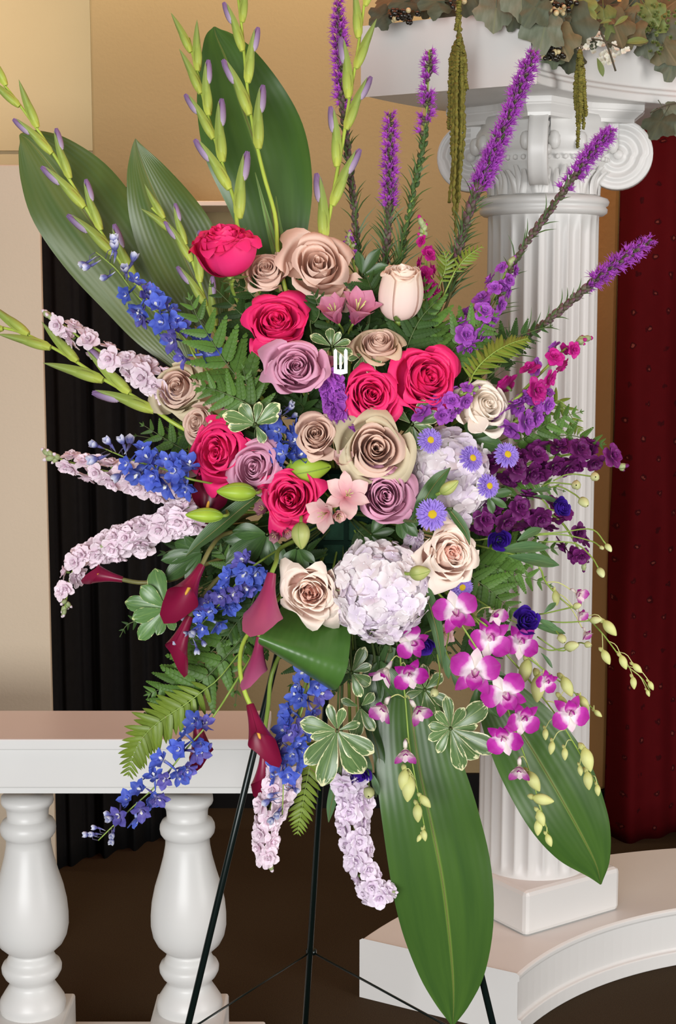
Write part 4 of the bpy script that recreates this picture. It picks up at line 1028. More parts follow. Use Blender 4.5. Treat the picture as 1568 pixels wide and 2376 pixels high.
big_leaf([(790,1780,5),(780,1820,13),(768,1870,11),(762,1908,1)], 'small dull green leaf hanging beside the rear easel leg', 2.56, 2.58, view(-0.3, 0.3, 1), mat='lisi_leaf', name='trailing_leaf', seed=14, wave=0)

# ---------------------------------------------------------------- gladioli (foot to tip)
def alt(a, b, n, first=1, opens=()):
    return [(a+(b-a)*i/(n-1), first*(1 if i % 2 == 0 else -1), 1 if i in opens else 0) for i in range(n)]
gladiolus([(440,800),(370,725),(310,650),(255,570),(210,500),(160,415),(110,335),(60,262),(12,200),(-12,172)], alt(0.22, 0.97, 10, 1, (0,1,2,3,4,5)), 'gladiolus stem with closed lilac buds crossing the far left leaf', 2.66, 2.72, seed=1)
gladiolus([(420,992),(350,945),(285,905),(220,868),(150,822),(90,790),(30,765),(-40,752)], alt(0.12, 0.9, 7, -1, (0,1)), 'gladiolus stem reaching sideways out of the left edge of the spray', 2.62, 2.74, seed=2, blen=110)
gladiolus([(510,790),(490,735),(465,665),(445,600),(420,555),(385,515),(352,482)], alt(0.10, 0.86, 7, 1, (0,1,2,3,4)), 'short gladiolus stem in front of the pointed olive leaf', 2.64, 2.68, seed=3, blen=84)
gladiolus([(560,560),(545,470),(518,390),(498,320),(478,255),(463,190),(448,130),(438,88)], alt(0.08, 0.88, 8, 1, (0,1,2,3,4)), 'upright gladiolus stem above the highest hot pink rose', 2.66, 2.74, seed=4, blen=98)
gladiolus([(650,620),(638,500),(610,400),(588,300),(574,210),(566,120),(558,40),(548,-40)], alt(0.36, 0.95, 6, 1, (0,1,2,3)), 'tall gladiolus stem running up the middle of the tallest leaf', 2.66, 2.76, seed=5, blen=102)
gladiolus([(748,590),(764,500),(782,400),(800,300),(812,220),(826,140),(838,60),(850,-30)], alt(0.05, 0.93, 8, -1, (0,1,2,3,4)), 'tall gladiolus stem beside the tallest purple liatris', 2.66, 2.76, seed=6, blen=102)

# ---------------------------------------------------------------- liatris (foot to tip)
liatris([(838,690),(832,600),(820,470),(808,360),(795,240),(788,120),(785,0)], 0.66, 'tallest liatris spike, purple tip at the top edge behind a gladiolus', 2.72, 2.80, seed=1, w=34)
liatris([(882,680),(895,590),(903,480),(904,380),(906,262)], 0.48, 'upright liatris spike above the cream rosebud, purple upper half', 2.70, 2.76, seed=2, w=34)
liatris([(915,650),(935,560),(962,430),(984,320),(992,210),(996,116)], 0.60, 'loose green liatris spike with a thin purple tip', 2.70, 2.78, seed=3, w=34, green=True)
liatris([(1020,720),(1050,610),(1085,500),(1130,390),(1172,290),(1205,205),(1240,118)], 0.42, 'long liatris spike leaning right across the hanging olive tassel', 2.70, 2.80, seed=4, w=36)
liatris([(1035,710),(1062,590),(1092,480),(1122,410),(1150,342)], 0.62, 'shorter liatris spike ending halfway along the long leaning one', 2.69, 2.76, seed=5, w=42)
liatris([(1090,800),(1150,700),(1210,580),(1270,495),(1335,405),(1380,345),(1420,300)], 0.62, 'liatris spike pointing at the right scroll of the capital', 2.70, 2.80, seed=6, w=34, needles=34)
liatris([(1130,860),(1210,790),(1290,728),(1360,668),(1430,612),(1512,556)], 0.62, 'lowest liatris spike, its purple tip before the red curtain', 2.70, 2.80, seed=7, w=36, needles=34)

# ---------------------------------------------------------------- roses
rose(520,560,150,MT['rose_hot'],'highest hot pink rose seen from the side before the leaves',(-0.2,1.25,0.75),seed=1,ruffle=0.07,n=30,D=2.56,tall=1.3,openf=0.8)
rose(643,745,142,MT['rose_hot'],'hot pink rose directly under the two top dusty roses',(0,0.35,1),seed=2,n=32,ruffle=0.04)
rose(862,915,128,MT['rose_hot'],'hot pink rose right of the purple stock at the centre',(0.15,0.1,1),seed=3,n=32,ruffle=0.04)
rose(993,875,150,MT['rose_hot'],'rightmost hot pink rose beside the yellow green fern',(0.35,0.15,1),seed=4,n=34,ruffle=0.045)
rose(505,1048,148,MT['rose_hot'],'leftmost hot pink rose beside blue delphinium',(-0.35,0.02,1),seed=5,n=32,ruffle=0.045)
rose(672,1155,132,MT['rose_hot'],'lowest hot pink rose under the large green lily bud',(-0.1,-0.05,1),seed=6,n=34,ruffle=0.045)
rose(617,625,106,MT['rose_dusty'],'small dusty beige rose right of the highest pink rose',(-0.1,0.45,1),seed=7)
rose(738,614,158,MT['rose_dusty_blush'],'wide open dusty beige rose with pointed petals at the top',(0.03,0.28,1),seed=8,n=18,pointy=1.2,ruffle=0.03,openf=1.25)
rose(880,797,108,MT['rose_dusty'],'dusty beige cup shaped rose below the cream rosebud',(0.1,0.75,0.9),seed=9,guard=MT['rose_dusty_guard'])
rose(412,900,124,MT['rose_dusty'],'leftmost dusty beige rose with greenish outer petals',(-0.2,0.25,1),seed=10,guard=MT['rose_green_guard'],pointy=0.6)
rose(458,982,92,MT['rose_dusty'],'dusty beige rose half hidden above the leftmost pink rose',(-0.55,0.1,0.8),seed=11,D=2.58)
rose(733,1008,104,MT['rose_dusty'],'small dusty beige rose under the purple stock at the centre',(-0.05,0.25,1),seed=12)
rose(873,1042,160,MT['rose_dusty'],'largest dusty beige rose with pale green outer petals',(0.08,0.05,1),seed=13,guard=MT['rose_green_guard'],openf=1.15,D=2.47)
rose(688,852,130,MT['rose_lav'],'lavender pink rose left of the white card holder',(0,0.2,1),seed=14,pointy=1.2,D=2.47)
rose(590,1085,120,MT['rose_lav'],'lavender pink rose between two hot pink roses',(-0.3,0.1,1),seed=15,pointy=0.8)
rose(893,1150,134,MT['rose_lav'],'lavender pink rose under the largest dusty rose',(0.12,0.0,1),seed=16,pointy=1.0,D=2.47)
rose(931,662,156,MT['rose_bud_blush'],'upright half closed cream rosebud at the top right',(0.1,1.35,0.8),seed=17,bud=True,n=18,D=2.58,outer=MT['rose_cream'])
rose(1128,940,132,MT['rose_cream'],'cream rose right of the rightmost pink rose',(0.5,0.3,1),seed=18,n=22)
rose(720,1375,142,MT['rose_peach'],'full pale peach rose left of the large hydrangea',(-0.08,-0.12,1),seed=19,n=36,ruffle=0.06,D=2.44,outer=MT['rose_peach_in'])
rose(1045,1285,138,MT['rose_peach'],'full pale peach rose right above the large hydrangea',(0.35,0.12,1),seed=20,n=34,ruffle=0.05,D=2.46,outer=MT['rose_peach_in'])
def loose(x, y, l, ang, mat, label, D):
    c = P(x, y, D); y_ = view(math.cos(math.radians(ang)), math.sin(math.radians(ang)), 0.2)
    o = ob('rose_petal', MB().sheet(petal(9, 9, 1.0, 0.52, 1.5, 0.55, cup=0.3, bend=0.5, ruf=0.03)).mesh('rose_petal', MT[mat]), None, frame_y(c, y_, view(-0.1, 0.4, 1), mpx(l, D)))
    return tag(o, label, 'petal')
loose(642,806,60,196,'rose_hot','single hot pink petal drooping beside the lavender rose',2.565)
loose(1092,965,52,-58,'rose_cream','single cream petal drooping under the cream rose',2.555)
loose(838,1010,50,170,'rose_green_guard','single pale green petal left of the largest dusty rose',2.52)

# ---------------------------------------------------------------- hydrangeas
hydrangea(882,1372,130,128,190,56,'large white lilac hydrangea head at the lower centre',2.42,[MT['hydra'],MT['hydra_lilac']],seed=1,face=(0.05,-0.05,1))
hydrangea(1040,1110,116,128,140,56,'rear white hydrangea head partly behind the asters',2.53,[MT['hydra'],MT['hydra_lilac']],seed=2,face=(0.25,0.05,1))

# ---------------------------------------------------------------- stock spikes (foot to tip)
PA, LI, PU, MA, PL = MT['stock_pale'], MT['stock_lilac'], MT['stock_purple'], MT['stock_magenta'], MT['stock_plum']
stock([(390,895),(330,865),(270,835),(200,795),(150,755),(112,735)], PA, 17, 74, 'uppermost pale lilac stock at the left, behind the sideways gladiolus', 2.64, 2.70, seed=1, t1=0.84, tipbuds=7)
stock([(430,1130),(370,1120),(300,1105),(230,1090),(170,1075),(112,1055)], PA, 24, 78, 'pale lilac stock pointing left under the blue delphinium', 2.62, 2.70, seed=2, t1=0.86, tipbuds=7)
stock([(450,1195),(400,1210),(340,1235),(290,1250),(250,1262)], PA, 24, 84, 'pale lilac stock left of the dark calla lily', 2.56, 2.60, seed=3, t1=1.0, tipbuds=7)
stock([(330,1250),(260,1265),(200,1290),(165,1335),(150,1420)], PA, 20, 74, 'lowest pale lilac stock at the left, drooping past a calla', 2.63, 2.66, seed=4, t1=0.88, tipbuds=6)
stock([(668,1770),(645,1830),(620,1900),(618,1950),(625,2005)], PA, 20, 80, 'pale stock hanging down left of the yellow green fern', 2.56, 2.55, seed=5, t1=0.95, tipbuds=3)
stock([(815,1820),(820,1880),(825,1950),(845,2020),(870,2075),(905,2072)], LI, 24, 84, 'lilac stock hanging down beside the longest leaf', 2.56, 2.54, seed=6, t1=0.9, tipbuds=4, size_tip=0.7)
stock([(1060,790),(1100,755),(1140,700),(1165,650),(1185,605)], PU, 19, 60, 'bright purple stock before the top of the column', 2.62, 2.68, seed=7, t1=0.9, tipbuds=6, off=1.0)
stock([(1190,930),(1230,890),(1270,850),(1310,810),(1355,785)], [MA, MA, PU], 11, 62, 'magenta stock reaching right across the column', 2.60, 2.68, seed=8, t0=0.1, t1=0.85, tipbuds=6, off=1.0)
stock([(1185,985),(1215,960),(1240,940),(1268,925)], PU, 12, 60, 'purple stock right of the cream rose', 2.58, 2.64, seed=9, t1=1.0, tipbuds=1, off=1.0)
stock([(800,985),(790,950),(775,915),(765,885)], PU, 14, 64, 'purple stock at the centre under the white card holder', 2.52, 2.52, seed=10, t1=1.0, tipbuds=0, size_tip=0.8)
stock([(1000,975),(1030,945),(1065,920),(1098,905)], PU, 12, 56, 'purple stock between the pink rose and the cream rose', 2.54, 2.56, seed=11, t1=0.85, tipbuds=3, off=1.0)
stock([(1170,1095),(1230,1075),(1290,1060),(1360,1055),(1440,1085)], PL, 20, 68, 'upper dark plum stock pointing right at the red curtain', 2.58, 2.68, seed=12, t1=0.88, tipbuds=7, size_tip=0.8, off=0.85)
stock([(1095,1215),(1160,1190),(1230,1185),(1290,1200),(1335,1260),(1355,1310)], PL, 20, 70, 'lower dark plum stock drooping at its tip', 2.56, 2.66, seed=13, t1=0.92, tipbuds=5, size_tip=0.65, off=0.85)
stock([(985,705),(990,660),(988,610),(985,560),(980,522)], MA, 10, 54, 'magenta stock partly hidden behind the cream rosebud', 2.66, 2.70, seed=14, t1=0.75, tipbuds=6)
stock([(815,720),(822,690),(828,665)], PL, 6, 48, 'small dark plum stock above the pink alstroemeria', 2.62, 2.64, seed=15, t1=1.0, tipbuds=0)
stock([(830,660),(818,600),(810,550)], PU, 3, 26, 'thin budded stock stem beside the tall gladiolus', 2.68, 2.70, seed=16, t0=0.6, t1=0.95, tipbuds=6, bud_len=18)
stock([(950,1290),(960,1255),(965,1235)], LI, 7, 52, 'pale lilac stock tucked under the lowest central aster', 2.52, 2.52, seed=17, t1=1.0, tipbuds=0)

# ---------------------------------------------------------------- delphiniums (foot to tip)
delphinium([(470,850),(420,775),(370,730),(320,690),(270,625),(222,585)], 19, 62, 'blue delphinium across the base of the far left leaf', 2.58, 2.62, t1=0.68, buds=7, seed=1, violet=True, bud_d=36)
delphinium([(455,1115),(400,1095),(350,1080),(300,1065),(240,1040)], 17, 64, 'blue delphinium lying over the left pale stock', 2.52, 2.58, t1=0.72, buds=6, seed=2, bud_d=38)
delphinium([(680,1080),(668,1040),(655,1000),(650,950)], 15, 62, 'blue delphinium left of the small central dusty rose', 2.52, 2.56, t0=0.0, t1=0.72, buds=5, seed=3, bud_d=28)
delphinium([(600,1305),(560,1340),(520,1390),(475,1440),(435,1490)], 24, 57, 'blue delphinium right of the central burgundy calla', 2.50, 2.54, t1=0.78, buds=6, seed=4, violet=True, bud_d=30)
delphinium([(545,1585),(490,1670),(430,1740),(370,1815),(300,1880),(228,1950)], 20, 62, 'blue delphinium trailing lowest over the balustrade', 2.56, 2.54, t0=0.25, t1=0.84, buds=7, seed=5, violet=True, bud_d=28)
delphinium([(725,1560),(700,1650),(680,1720),(660,1790),(655,1890)], 26, 62, 'blue delphinium hanging down between calla and pittosporum', 2.53, 2.51, t0=0.0, t1=0.82, buds=5, seed=6, violet=True, bud_d=30)

# ---------------------------------------------------------------- asters
aster(997,1022,62,'aster beside the largest dusty rose',(0.2,0.15,1),seed=1,D=2.44)
aster(1093,1064,64,'middle aster of the top row of three',(0.5,0.2,1),seed=2,D=2.46)
aster(1175,1056,64,'rightmost aster beside the plum stock',(0.3,0.25,1),seed=3,D=2.50)
aster(1132,1128,60,'aster just below the rightmost one',(0.5,0.1,1),seed=4,D=2.48)
aster(1001,1194,78,'largest aster, above the right peach rose',(0.15,0.05,1),seed=5,D=2.44)
aster(1070,1362,60,'lowest aster under the right peach rose',(0.3,-0.1,1),seed=6,D=2.50)

# ---------------------------------------------------------------- orchids
F = (0.1, -0.1, 1)
orchid_spray([(935,1440),(928,1520),(940,1620),(948,1720),(962,1800),(975,1870),(988,1935)],
  [(955,1490,98,0,70,(0.2,-0.1,1)),(898,1550,108,2,-35,(-0.5,-0.3,0.8)),(948,1560,104,1,200,(0.2,-0.5,1)),(895,1635,104,2,160,(-0.5,-0.3,0.9)),(962,1640,100,2,225,(0.5,-0.2,0.8)),(940,1735,96,2,180,(0.0,-0.7,0.8))],
  [(940,1785,50,-100),(950,1800,62,-95),(975,1845,38,-50),(968,1865,44,-88),(982,1925,28,-80),(978,1935,22,-120)], 'orchid spray hanging over the longest leaf', 2.50, 2.50)
orchid_spray([(1030,1390),(1090,1480),(1150,1580),(1190,1680),(1222,1770),(1250,1860),(1272,1935)],
  [(1058,1420,124,0,15,(-0.1,0.1,1)),(1100,1560,138,0,-8,(0.0,0.1,1)),(1170,1610,128,0,30,(0.1,-0.1,1)),(1210,1665,104,1,170,(0.3,-0.2,1)),(1170,1710,108,1,195,(-0.2,-0.3,1)),(1205,1775,92,2,180,(-0.1,-0.6,0.8))],
  [(1225,1790,54,-60),(1235,1850,52,-10),(1248,1880,40,-70),(1250,1900,40,-95),(1268,1935,32,-70)], 'orchid spray with the largest magenta blooms at its middle', 2.46, 2.52)
orchid_spray([(1060,1390),(1140,1480),(1220,1570),(1290,1660),(1340,1740),(1368,1790),(1388,1835)],
  [(1135,1480,124,1,165,(0.1,0.0,1)),(1145,1418,84,2,-20,(0.3,0.2,1)),(1205,1490,104,1,170,(0.2,0.1,1)),(1320,1655,108,0,190,(0.2,0.0,1))],
  [(1265,1690,28,-90),(1282,1720,32,-100),(1310,1735,30,-90),(1355,1735,58,-75),(1345,1775,26,-85),(1362,1790,44,-85),(1385,1820,28,-85)], 'orchid spray running along the lower right leaf', 2.49, 2.62)
orchid_spray([(1100,1430),(1180,1490),(1250,1545),(1310,1590),(1360,1630),(1390,1660)],
  [(1265,1580,70,1,150,(0.3,-0.2,1))],
  [(1225,1530,60,-105),(1250,1565,66,-95),(1305,1570,52,-65),(1300,1615,46,-75),(1345,1615,40,-60),(1378,1648,24,-40)], 'orchid spray of mostly greenish buds under the purple lisianthus', 2.48, 2.60)
orchid_spray([(1230,1300),(1290,1380),(1370,1440),(1420,1500),(1455,1545),(1490,1575),(1508,1605)],
  [(1335,1375,70,2,230,(0.6,0.2,0.8)),(1340,1420,62,2,200,(0.6,-0.2,0.8)),(1355,1465,50,2,180,(0.5,-0.5,0.8))],
  [(1288,1370,36,-85),(1400,1440,46,-50),(1398,1508,38,-65),(1440,1520,36,-70),(1468,1540,30,-45),(1468,1570,30,-85),(1505,1580,24,-65),(1500,1600,18,-70)], 'orchid spray tail reaching out over the red curtain', 2.56, 2.68)

# ---------------------------------------------------------------- calla lilies
calla(472,1222,100,75,'round dark burgundy calla seen from the front, behind lily buds',mat='calla_dark',kind=2,D=2.56,toward=0.7,front=(0.1,-0.5,1))
calla(468,1312,108,-118,'burgundy calla open towards us above the variegated leaves',D=2.49,toward=0.35,kind=0,front=(0.25,0.1,1),stem=[(520,1240,2.56),(490,1270,2.51)])
calla(285,1345,84,168,'burgundy calla trumpet pointing left beyond the stock',D=2.60,toward=-0.1,kind=1,front=(-0.3,0.6,1),stem=[(450,1320,2.58),(400,1345,2.60),(330,1352,2.605)])
calla(440,1430,108,-112,'deep red calla hanging under the variegated leaves',D=2.53,toward=0.05,kind=1,front=(-0.6,0.0,1),stem=[(520,1330,2.56),(470,1385,2.54)],spad=False)
calla(630,1330,124,-100,'mauve pink calla seen from behind left of the peach rose',mat='calla_pink',D=2.44,toward=0.15,kind=0,front=(0.1,-0.3,-1),stem=[(648,1275,2.52),(640,1305,2.46)],smat='stem',spad=False)
calla(602,1478,94,-95,'small pink calla peeking out under the folded leaf',mat='calla_pink',D=2.53,toward=0.05,kind=1,front=(0.4,0.0,-1),spad=False,smat='stem')
calla(580,1635,114,-72,'burgundy calla with orange spadix before the left easel leg',D=2.48,toward=0.30,kind=1,front=(-0.35,0.35,1),stem=[(570,1480,2.54),(556,1540,2.51),(566,1600,2.49)],smat='stem_lime')
calla(455,1665,104,-80,'burgundy calla behind the trailing delphinium',D=2.60,toward=0.0,kind=1,front=(0.5,0.0,1),stem=[(500,1560,2.62),(462,1620,2.61)],spad=False)
calla(612,1745,94,-92,'deep red calla partly hidden behind the hanging pale stock',D=2.62,toward=0.0,kind=1,front=(0.2,0.0,1),stem=[(632,1560,2.60),(622,1640,2.61),(614,1700,2.62)],smat='stem',spad=False)

# ---------------------------------------------------------------- alstroemerias, lily buds, lisianthus
alstroemeria(776,726,86,'alstro_pink','left pink alstroemeria of the upper pair',(-0.3,0.7,0.7),seed=1,openf=0.35)
alstroemeria(830,720,104,'alstro_pink','right pink alstroemeria of the upper pair',(0.3,0.8,0.7),seed=2,openf=0.45)
alstroemeria(798,1072,62,'alstro_pale','salmon alstroemeria above the lower cluster',(-0.1,0.6,0.8),seed=3,openf=0.4)
alstroemeria(752,1192,74,'alstro_pale','pale alstroemeria right of the lowest pink rose',(-0.5,-0.2,0.9),seed=4,openf=0.7,D=2.44)
alstroemeria(806,1148,80,'alstro_pale','open pink alstroemeria left of the lavender rose',(0.2,0.2,1),seed=5,openf=1.0,D=2.44)
alstroemeria(784,1196,54,'alstro_pale','cream alstroemeria bud lowest in the cluster',(0.25,-0.3,1),seed=6,openf=0.15,D=2.43)
alstroemeria(640,1238,52,'alstro_dark','dull mauve alstroemeria bud under the lowest pink rose',(-0.3,-0.5,0.9),seed=7,openf=0.15)
alstroemeria(665,1232,44,'alstro_dark','smaller mauve alstroemeria bud beside the hanging lily bud',(0.2,-0.4,0.9),seed=8,openf=0.15)
alstroemeria(527,952,46,'alstro_pink','pink alstroemeria bud above the leftmost pink rose',(-0.1,0.6,0.8),seed=9,openf=0.1,D=2.55)
alstroemeria(752,848,56,'alstro_pink','pink alstroemeria half hidden behind the lavender rose',(0.3,0.5,0.8),seed=10,openf=0.4,D=2.54)
alstroemeria(612,1180,52,'alstro_dark','mauve alstroemeria left of the lowest pink rose',(-0.5,0.1,0.8),seed=11,openf=0.3,D=2.54)
alstroemeria(1030,1470,54,'alstro_pale','pale pink alstroemeria deep between the orchids',(0.1,-0.2,1),seed=12,openf=0.5,D=2.54)
lily_bud(714,1090,112,8,'largest pale green lily bud above the lowest pink rose',D=2.515,fat=0.27)
lily_bud(548,1142,92,178,'green lily bud pointing left under the lavender rose',D=2.46,fat=0.24)
lily_bud(474,1196,88,178,'green lily bud lying across the dark calla',D=2.46,fat=0.20)
lily_bud(699,1243,64,-88,'olive lily bud hanging under the lowest pink rose',D=2.46,mat='lily_bud_old',fat=0.34)
lily_bud(1042,1130,52,35,'small olive lily bud before the rear hydrangea',D=2.44,mat='lily_bud_old',fat=0.27)
lily_bud(974,1328,50,10,'small olive lily bud at the edge of the large hydrangea',D=2.40,mat='lily_bud_old',fat=0.36)
lisianthus((1120,1400),(1223,1437,72,(0.25,0.25,1)),[([(1250,1455),(1285,1462),(1298,1475)],34),([(1220,1480),(1270,1508),(1310,1503)],40),([(1300,1510),(1340,1492),(1358,1494)],26),([(1265,1440),(1310,1444),(1368,1440)],30),([(1250,1425),(1300,1415),(1330,1408)],26)],'deep purple lisianthus bloom with green buds over the column',D=2.50,leaves=[(1240,1435,70,-20),(1235,1450,80,-12),(1262,1422,40,45),(1255,1515,46,-45)],seed=1)
lisianthus((1060,1250),(1160,1255,58,(0.1,-0.2,1)),[([(1300,1235),(1372,1228),(1405,1262)],24),([(1330,1260),(1370,1290),(1388,1318)],30),([(1300,1240),(1370,1255),(1392,1268)],16)],'purple lisianthus under the lower plum stock',D=2.53,leaves=[(1150,1280,130,12),(1180,1290,120,-8),(1200,1255,70,35)],seed=2)
lisianthus((1200,1150),(1305,1178,52,(0.6,0.1,0.8)),[([(1280,1120),(1330,1124),(1336,1125)],38),([(1295,1128),(1330,1145),(1346,1158)],38),([(1320,1100),(1370,1105),(1378,1106)],36)],'small purple lisianthus between the two plum stocks with pale buds',D=2.56,leaves=[(1240,1150,60,-8),(1230,1140,50,8)],seed=3)
lisianthus((1000,1420),(985,1502,54,(0.0,-0.7,0.8)),[([(1040,1470),(1035,1510),(1048,1536)],40),([(1020,1560),(1015,1590),(1010,1602)],34)],'purple lisianthus hanging between hydrangea and orchids',D=2.50,leaves=[(1030,1500,80,-80),(1045,1560,50,-60)],seed=4)
lisianthus((830,1700),(835,1802,56,(0.1,-0.7,0.8)),[([(850,1790),(856,1820),(856,1832)],46)],'purple lisianthus above the hanging lilac stock',D=2.54,leaves=[(845,1740,70,-75),(860,1790,60,-70)],seed=5)

# ---------------------------------------------------------------- white card holder
cd = thing('card_holder', 'small white plastic card holder with three candle shaped prongs', 'card holder', P(790, 940, 2.50))
MT['plastic'] = m_plain('card_plastic', '#e4eaf0', 0.35)
S = mpx(1, 2.455); O = P(790, 866, 2.455); U = view(0, 1, 0); X = Vector((1, 0, 0)); Zc = view(0, 0, 1)
def flat(poly, mb, th=0.0012):
    n = len(poly); V = [O+X*(x*S)+U*(y*S)+Zc*d for d in (0, th) for x, y in poly]
    mb.raw([list(v) for v in V], [tuple(range(n))[::-1], tuple(range(n, 2*n))] + [(i, (i+1) % n, n+(i+1) % n, n+i) for i in range(n)])
    return mb
put('prong', flat([(-16,6),(-16,52),(-12,57),(-8,52),(-8,6)], MB()), MT['plastic'], cd, False)
put('prong', flat([(8,6),(8,52),(12,57),(16,52),(16,6)], MB()), MT['plastic'], cd, False)
put('prong', flat([(-3,12),(-3,40),(0,46),(3,40),(3,12),(0,8)], MB()), MT['plastic'], cd, False)
put('yoke', flat([(-16,0),(-16,9),(16,9),(16,0),(0,-4)], MB()), MT['plastic'], cd, False)
put('stake', MB().tube([O+U*0.002, O-U*0.012+Vector((0, 0.1, 0)), FOAM], 0.0013, 6), MT['sepal_pale'], cd)
# ---------------------------------------------------------------- ferns
fern([(600,960),(570,900),(530,850),(490,790),(455,730),(440,690)], 130, 'large dark green fern frond before the leftmost dusty rose', 2.55, 2.56, seed=1, n=12)
fern([(600,950),(550,925),(500,905),(450,890)], 90, 'fern frond fanning left above the leftmost pink rose', 2.53, 2.54, seed=2, n=9)
fern([(600,1000),(590,950),(575,900),(562,850)], 80, 'fern frond tips under the lavender rose', 2.54, 2.54, seed=3, n=8)
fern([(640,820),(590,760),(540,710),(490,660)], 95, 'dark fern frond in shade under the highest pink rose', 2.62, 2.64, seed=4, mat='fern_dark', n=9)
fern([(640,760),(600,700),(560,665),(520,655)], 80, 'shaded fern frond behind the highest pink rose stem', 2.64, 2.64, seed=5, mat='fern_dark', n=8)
fern([(470,1060),(420,1040),(370,1010),(330,985)], 90, 'dull fern frond above the left blue delphinium', 2.64, 2.66, seed=6, n=8)
fern([(480,1000),(430,1010),(385,1020),(310,1010)], 70, 'dull fern frond lying left of the leftmost pink rose', 2.65, 2.67, seed=7, mat='fern_dark', n=8)
fern([(1010,830),(1000,760),(990,700),(985,650)], 95, 'fern frond rising right of the cream rosebud', 2.60, 2.62, seed=8, n=10)
fern([(1020,860),(1060,800),(1100,760),(1150,730)], 105, 'fern frond behind the rightmost pink rose', 2.60, 2.62, seed=9, n=10)
fern([(930,850),(950,790),(975,740),(1010,700)], 90, 'dark fern frond between cup shaped rose and pink rose', 2.58, 2.60, seed=10, mat='fern_dark', n=9)
fern([(1050,640),(1070,610),(1090,590),(1118,572)], 34, 'light green fern tip below the long leaning liatris', 2.64, 2.66, seed=11, kind='sword', mat='fern_lime', n=9)
fern([(1020,660),(1030,635),(1035,610),(1030,585)], 40, 'light green fern tip right of the magenta stock', 2.66, 2.66, seed=12, kind='sword', mat='fern_lime', n=8)
fern([(1080,900),(1110,850),(1150,815),(1190,795),(1225,785)], 58, 'yellow green sword fern right of the rightmost pink rose', 2.55, 2.60, seed=13, kind='sword', mat='fern_lime', n=20, normal=view(0.1, 0.7, 0.8))
fern([(1120,840),(1180,790),(1230,770),(1280,755)], 62, 'dark fern frond under the lowest liatris spike', 2.64, 2.68, seed=14, mat='fern_dark', n=9)
fern([(1150,860),(1170,800),(1185,770)], 60, 'dark fern tip beside the yellow green sword fern', 2.63, 2.66, seed=15, mat='fern_dark', n=8)
fern([(1180,1040),(1240,1000),(1300,970),(1350,955)], 80, 'green fern frond spread before the column right of the cream rose', 2.62, 2.66, seed=16, n=10)
fern([(1190,1050),(1260,1020),(1320,1010),(1380,1025),(1400,1030)], 75, 'fern frond along the top of the upper plum stock', 2.63, 2.66, seed=17, n=10)
fern([(1230,990),(1270,950),(1300,930),(1335,985),(1345,1000)], 45, 'light green sword fern tip before the column right of purple stock', 2.66, 2.68, seed=18, kind='sword', mat='fern_lime', n=10)
fern([(1150,1130),(1210,1120),(1260,1125),(1310,1140)], 62, 'fern frond between the two plum stocks', 2.60, 2.64, seed=19, n=9)
fern([(1090,1300),(1150,1320),(1210,1335),(1280,1360)], 95, 'fern frond spreading right under the lower plum stock', 2.58, 2.62, seed=20, n=10)
fern([(1100,1290),(1170,1280),(1240,1275),(1310,1270)], 85, 'fern frond spreading right beside the peach rose', 2.60, 2.64, seed=21, n=10)
fern([(1080,1330),(1130,1365),(1170,1400),(1200,1430)], 95, 'fern frond drooping above the purple lisianthus bloom', 2.56, 2.58, seed=22, n=9)
fern([(560,1420),(520,1480),(470,1530),(420,1570),(370,1600),(345,1610)], 125, 'large fern frond drooping before the black curtain', 2.60, 2.62, seed=23, n=12)
fern([(545,1500),(480,1570),(420,1610),(370,1660),(340,1700)], 110, 'fern frond drooping over the handrail', 2.59, 2.60, seed=24, n=11)
fern([(520,1560),(450,1620),(390,1660),(340,1700),(310,1750),(297,1800)], 85, 'light green sword fern drooping left over the handrail', 2.58, 2.58, seed=25, kind='sword', mat='fern_lime', n=20)
fern([(735,1690),(722,1760),(708,1830),(698,1890),(690,1935)], 62, 'light green sword fern hanging beside the rear easel leg', 2.57, 2.57, seed=26, kind='sword', mat='fern_lime', n=16)
fern([(600,1350),(580,1410),(545,1450),(520,1490)], 90, 'dark fern frond behind the lower blue delphinium', 2.56, 2.57, seed=27, mat='fern_dark', n=9)
fern([(580,1420),(570,1490),(555,1560),(545,1640)], 72, 'fern frond hanging behind the calla stems', 2.60, 2.60, seed=28, n=10)
fern([(560,1280),(540,1320),(520,1290),(500,1270)], 66, 'fern frond under the narrow lily leaf', 2.58, 2.58, seed=29, n=7)
fern([(620,1250),(580,1280),(560,1330),(570,1400)], 70, 'dark fern frond behind the mauve calla', 2.58, 2.58, seed=30, mat='fern_dark', n=8)
fern([(370,1410),(330,1435),(295,1450),(278,1478)], 34, 'withered brown fern tip before the black curtain', 2.62, 2.63, seed=31, kind='leather', mat='fern_dark', n=8)
fern([(610,1060),(590,1010),(610,960),(640,920)], 72, 'dark fern frond left of the central delphinium', 2.57, 2.58, seed=32, mat='fern_dark', n=8)
fern([(720,760),(740,730),(735,700),(725,680)], 64, 'dark fern tip under the wide open dusty rose', 2.60, 2.60, seed=33, mat='fern_dark', n=7)
def r_(i, k): return k*math.sin(i*12.9898)
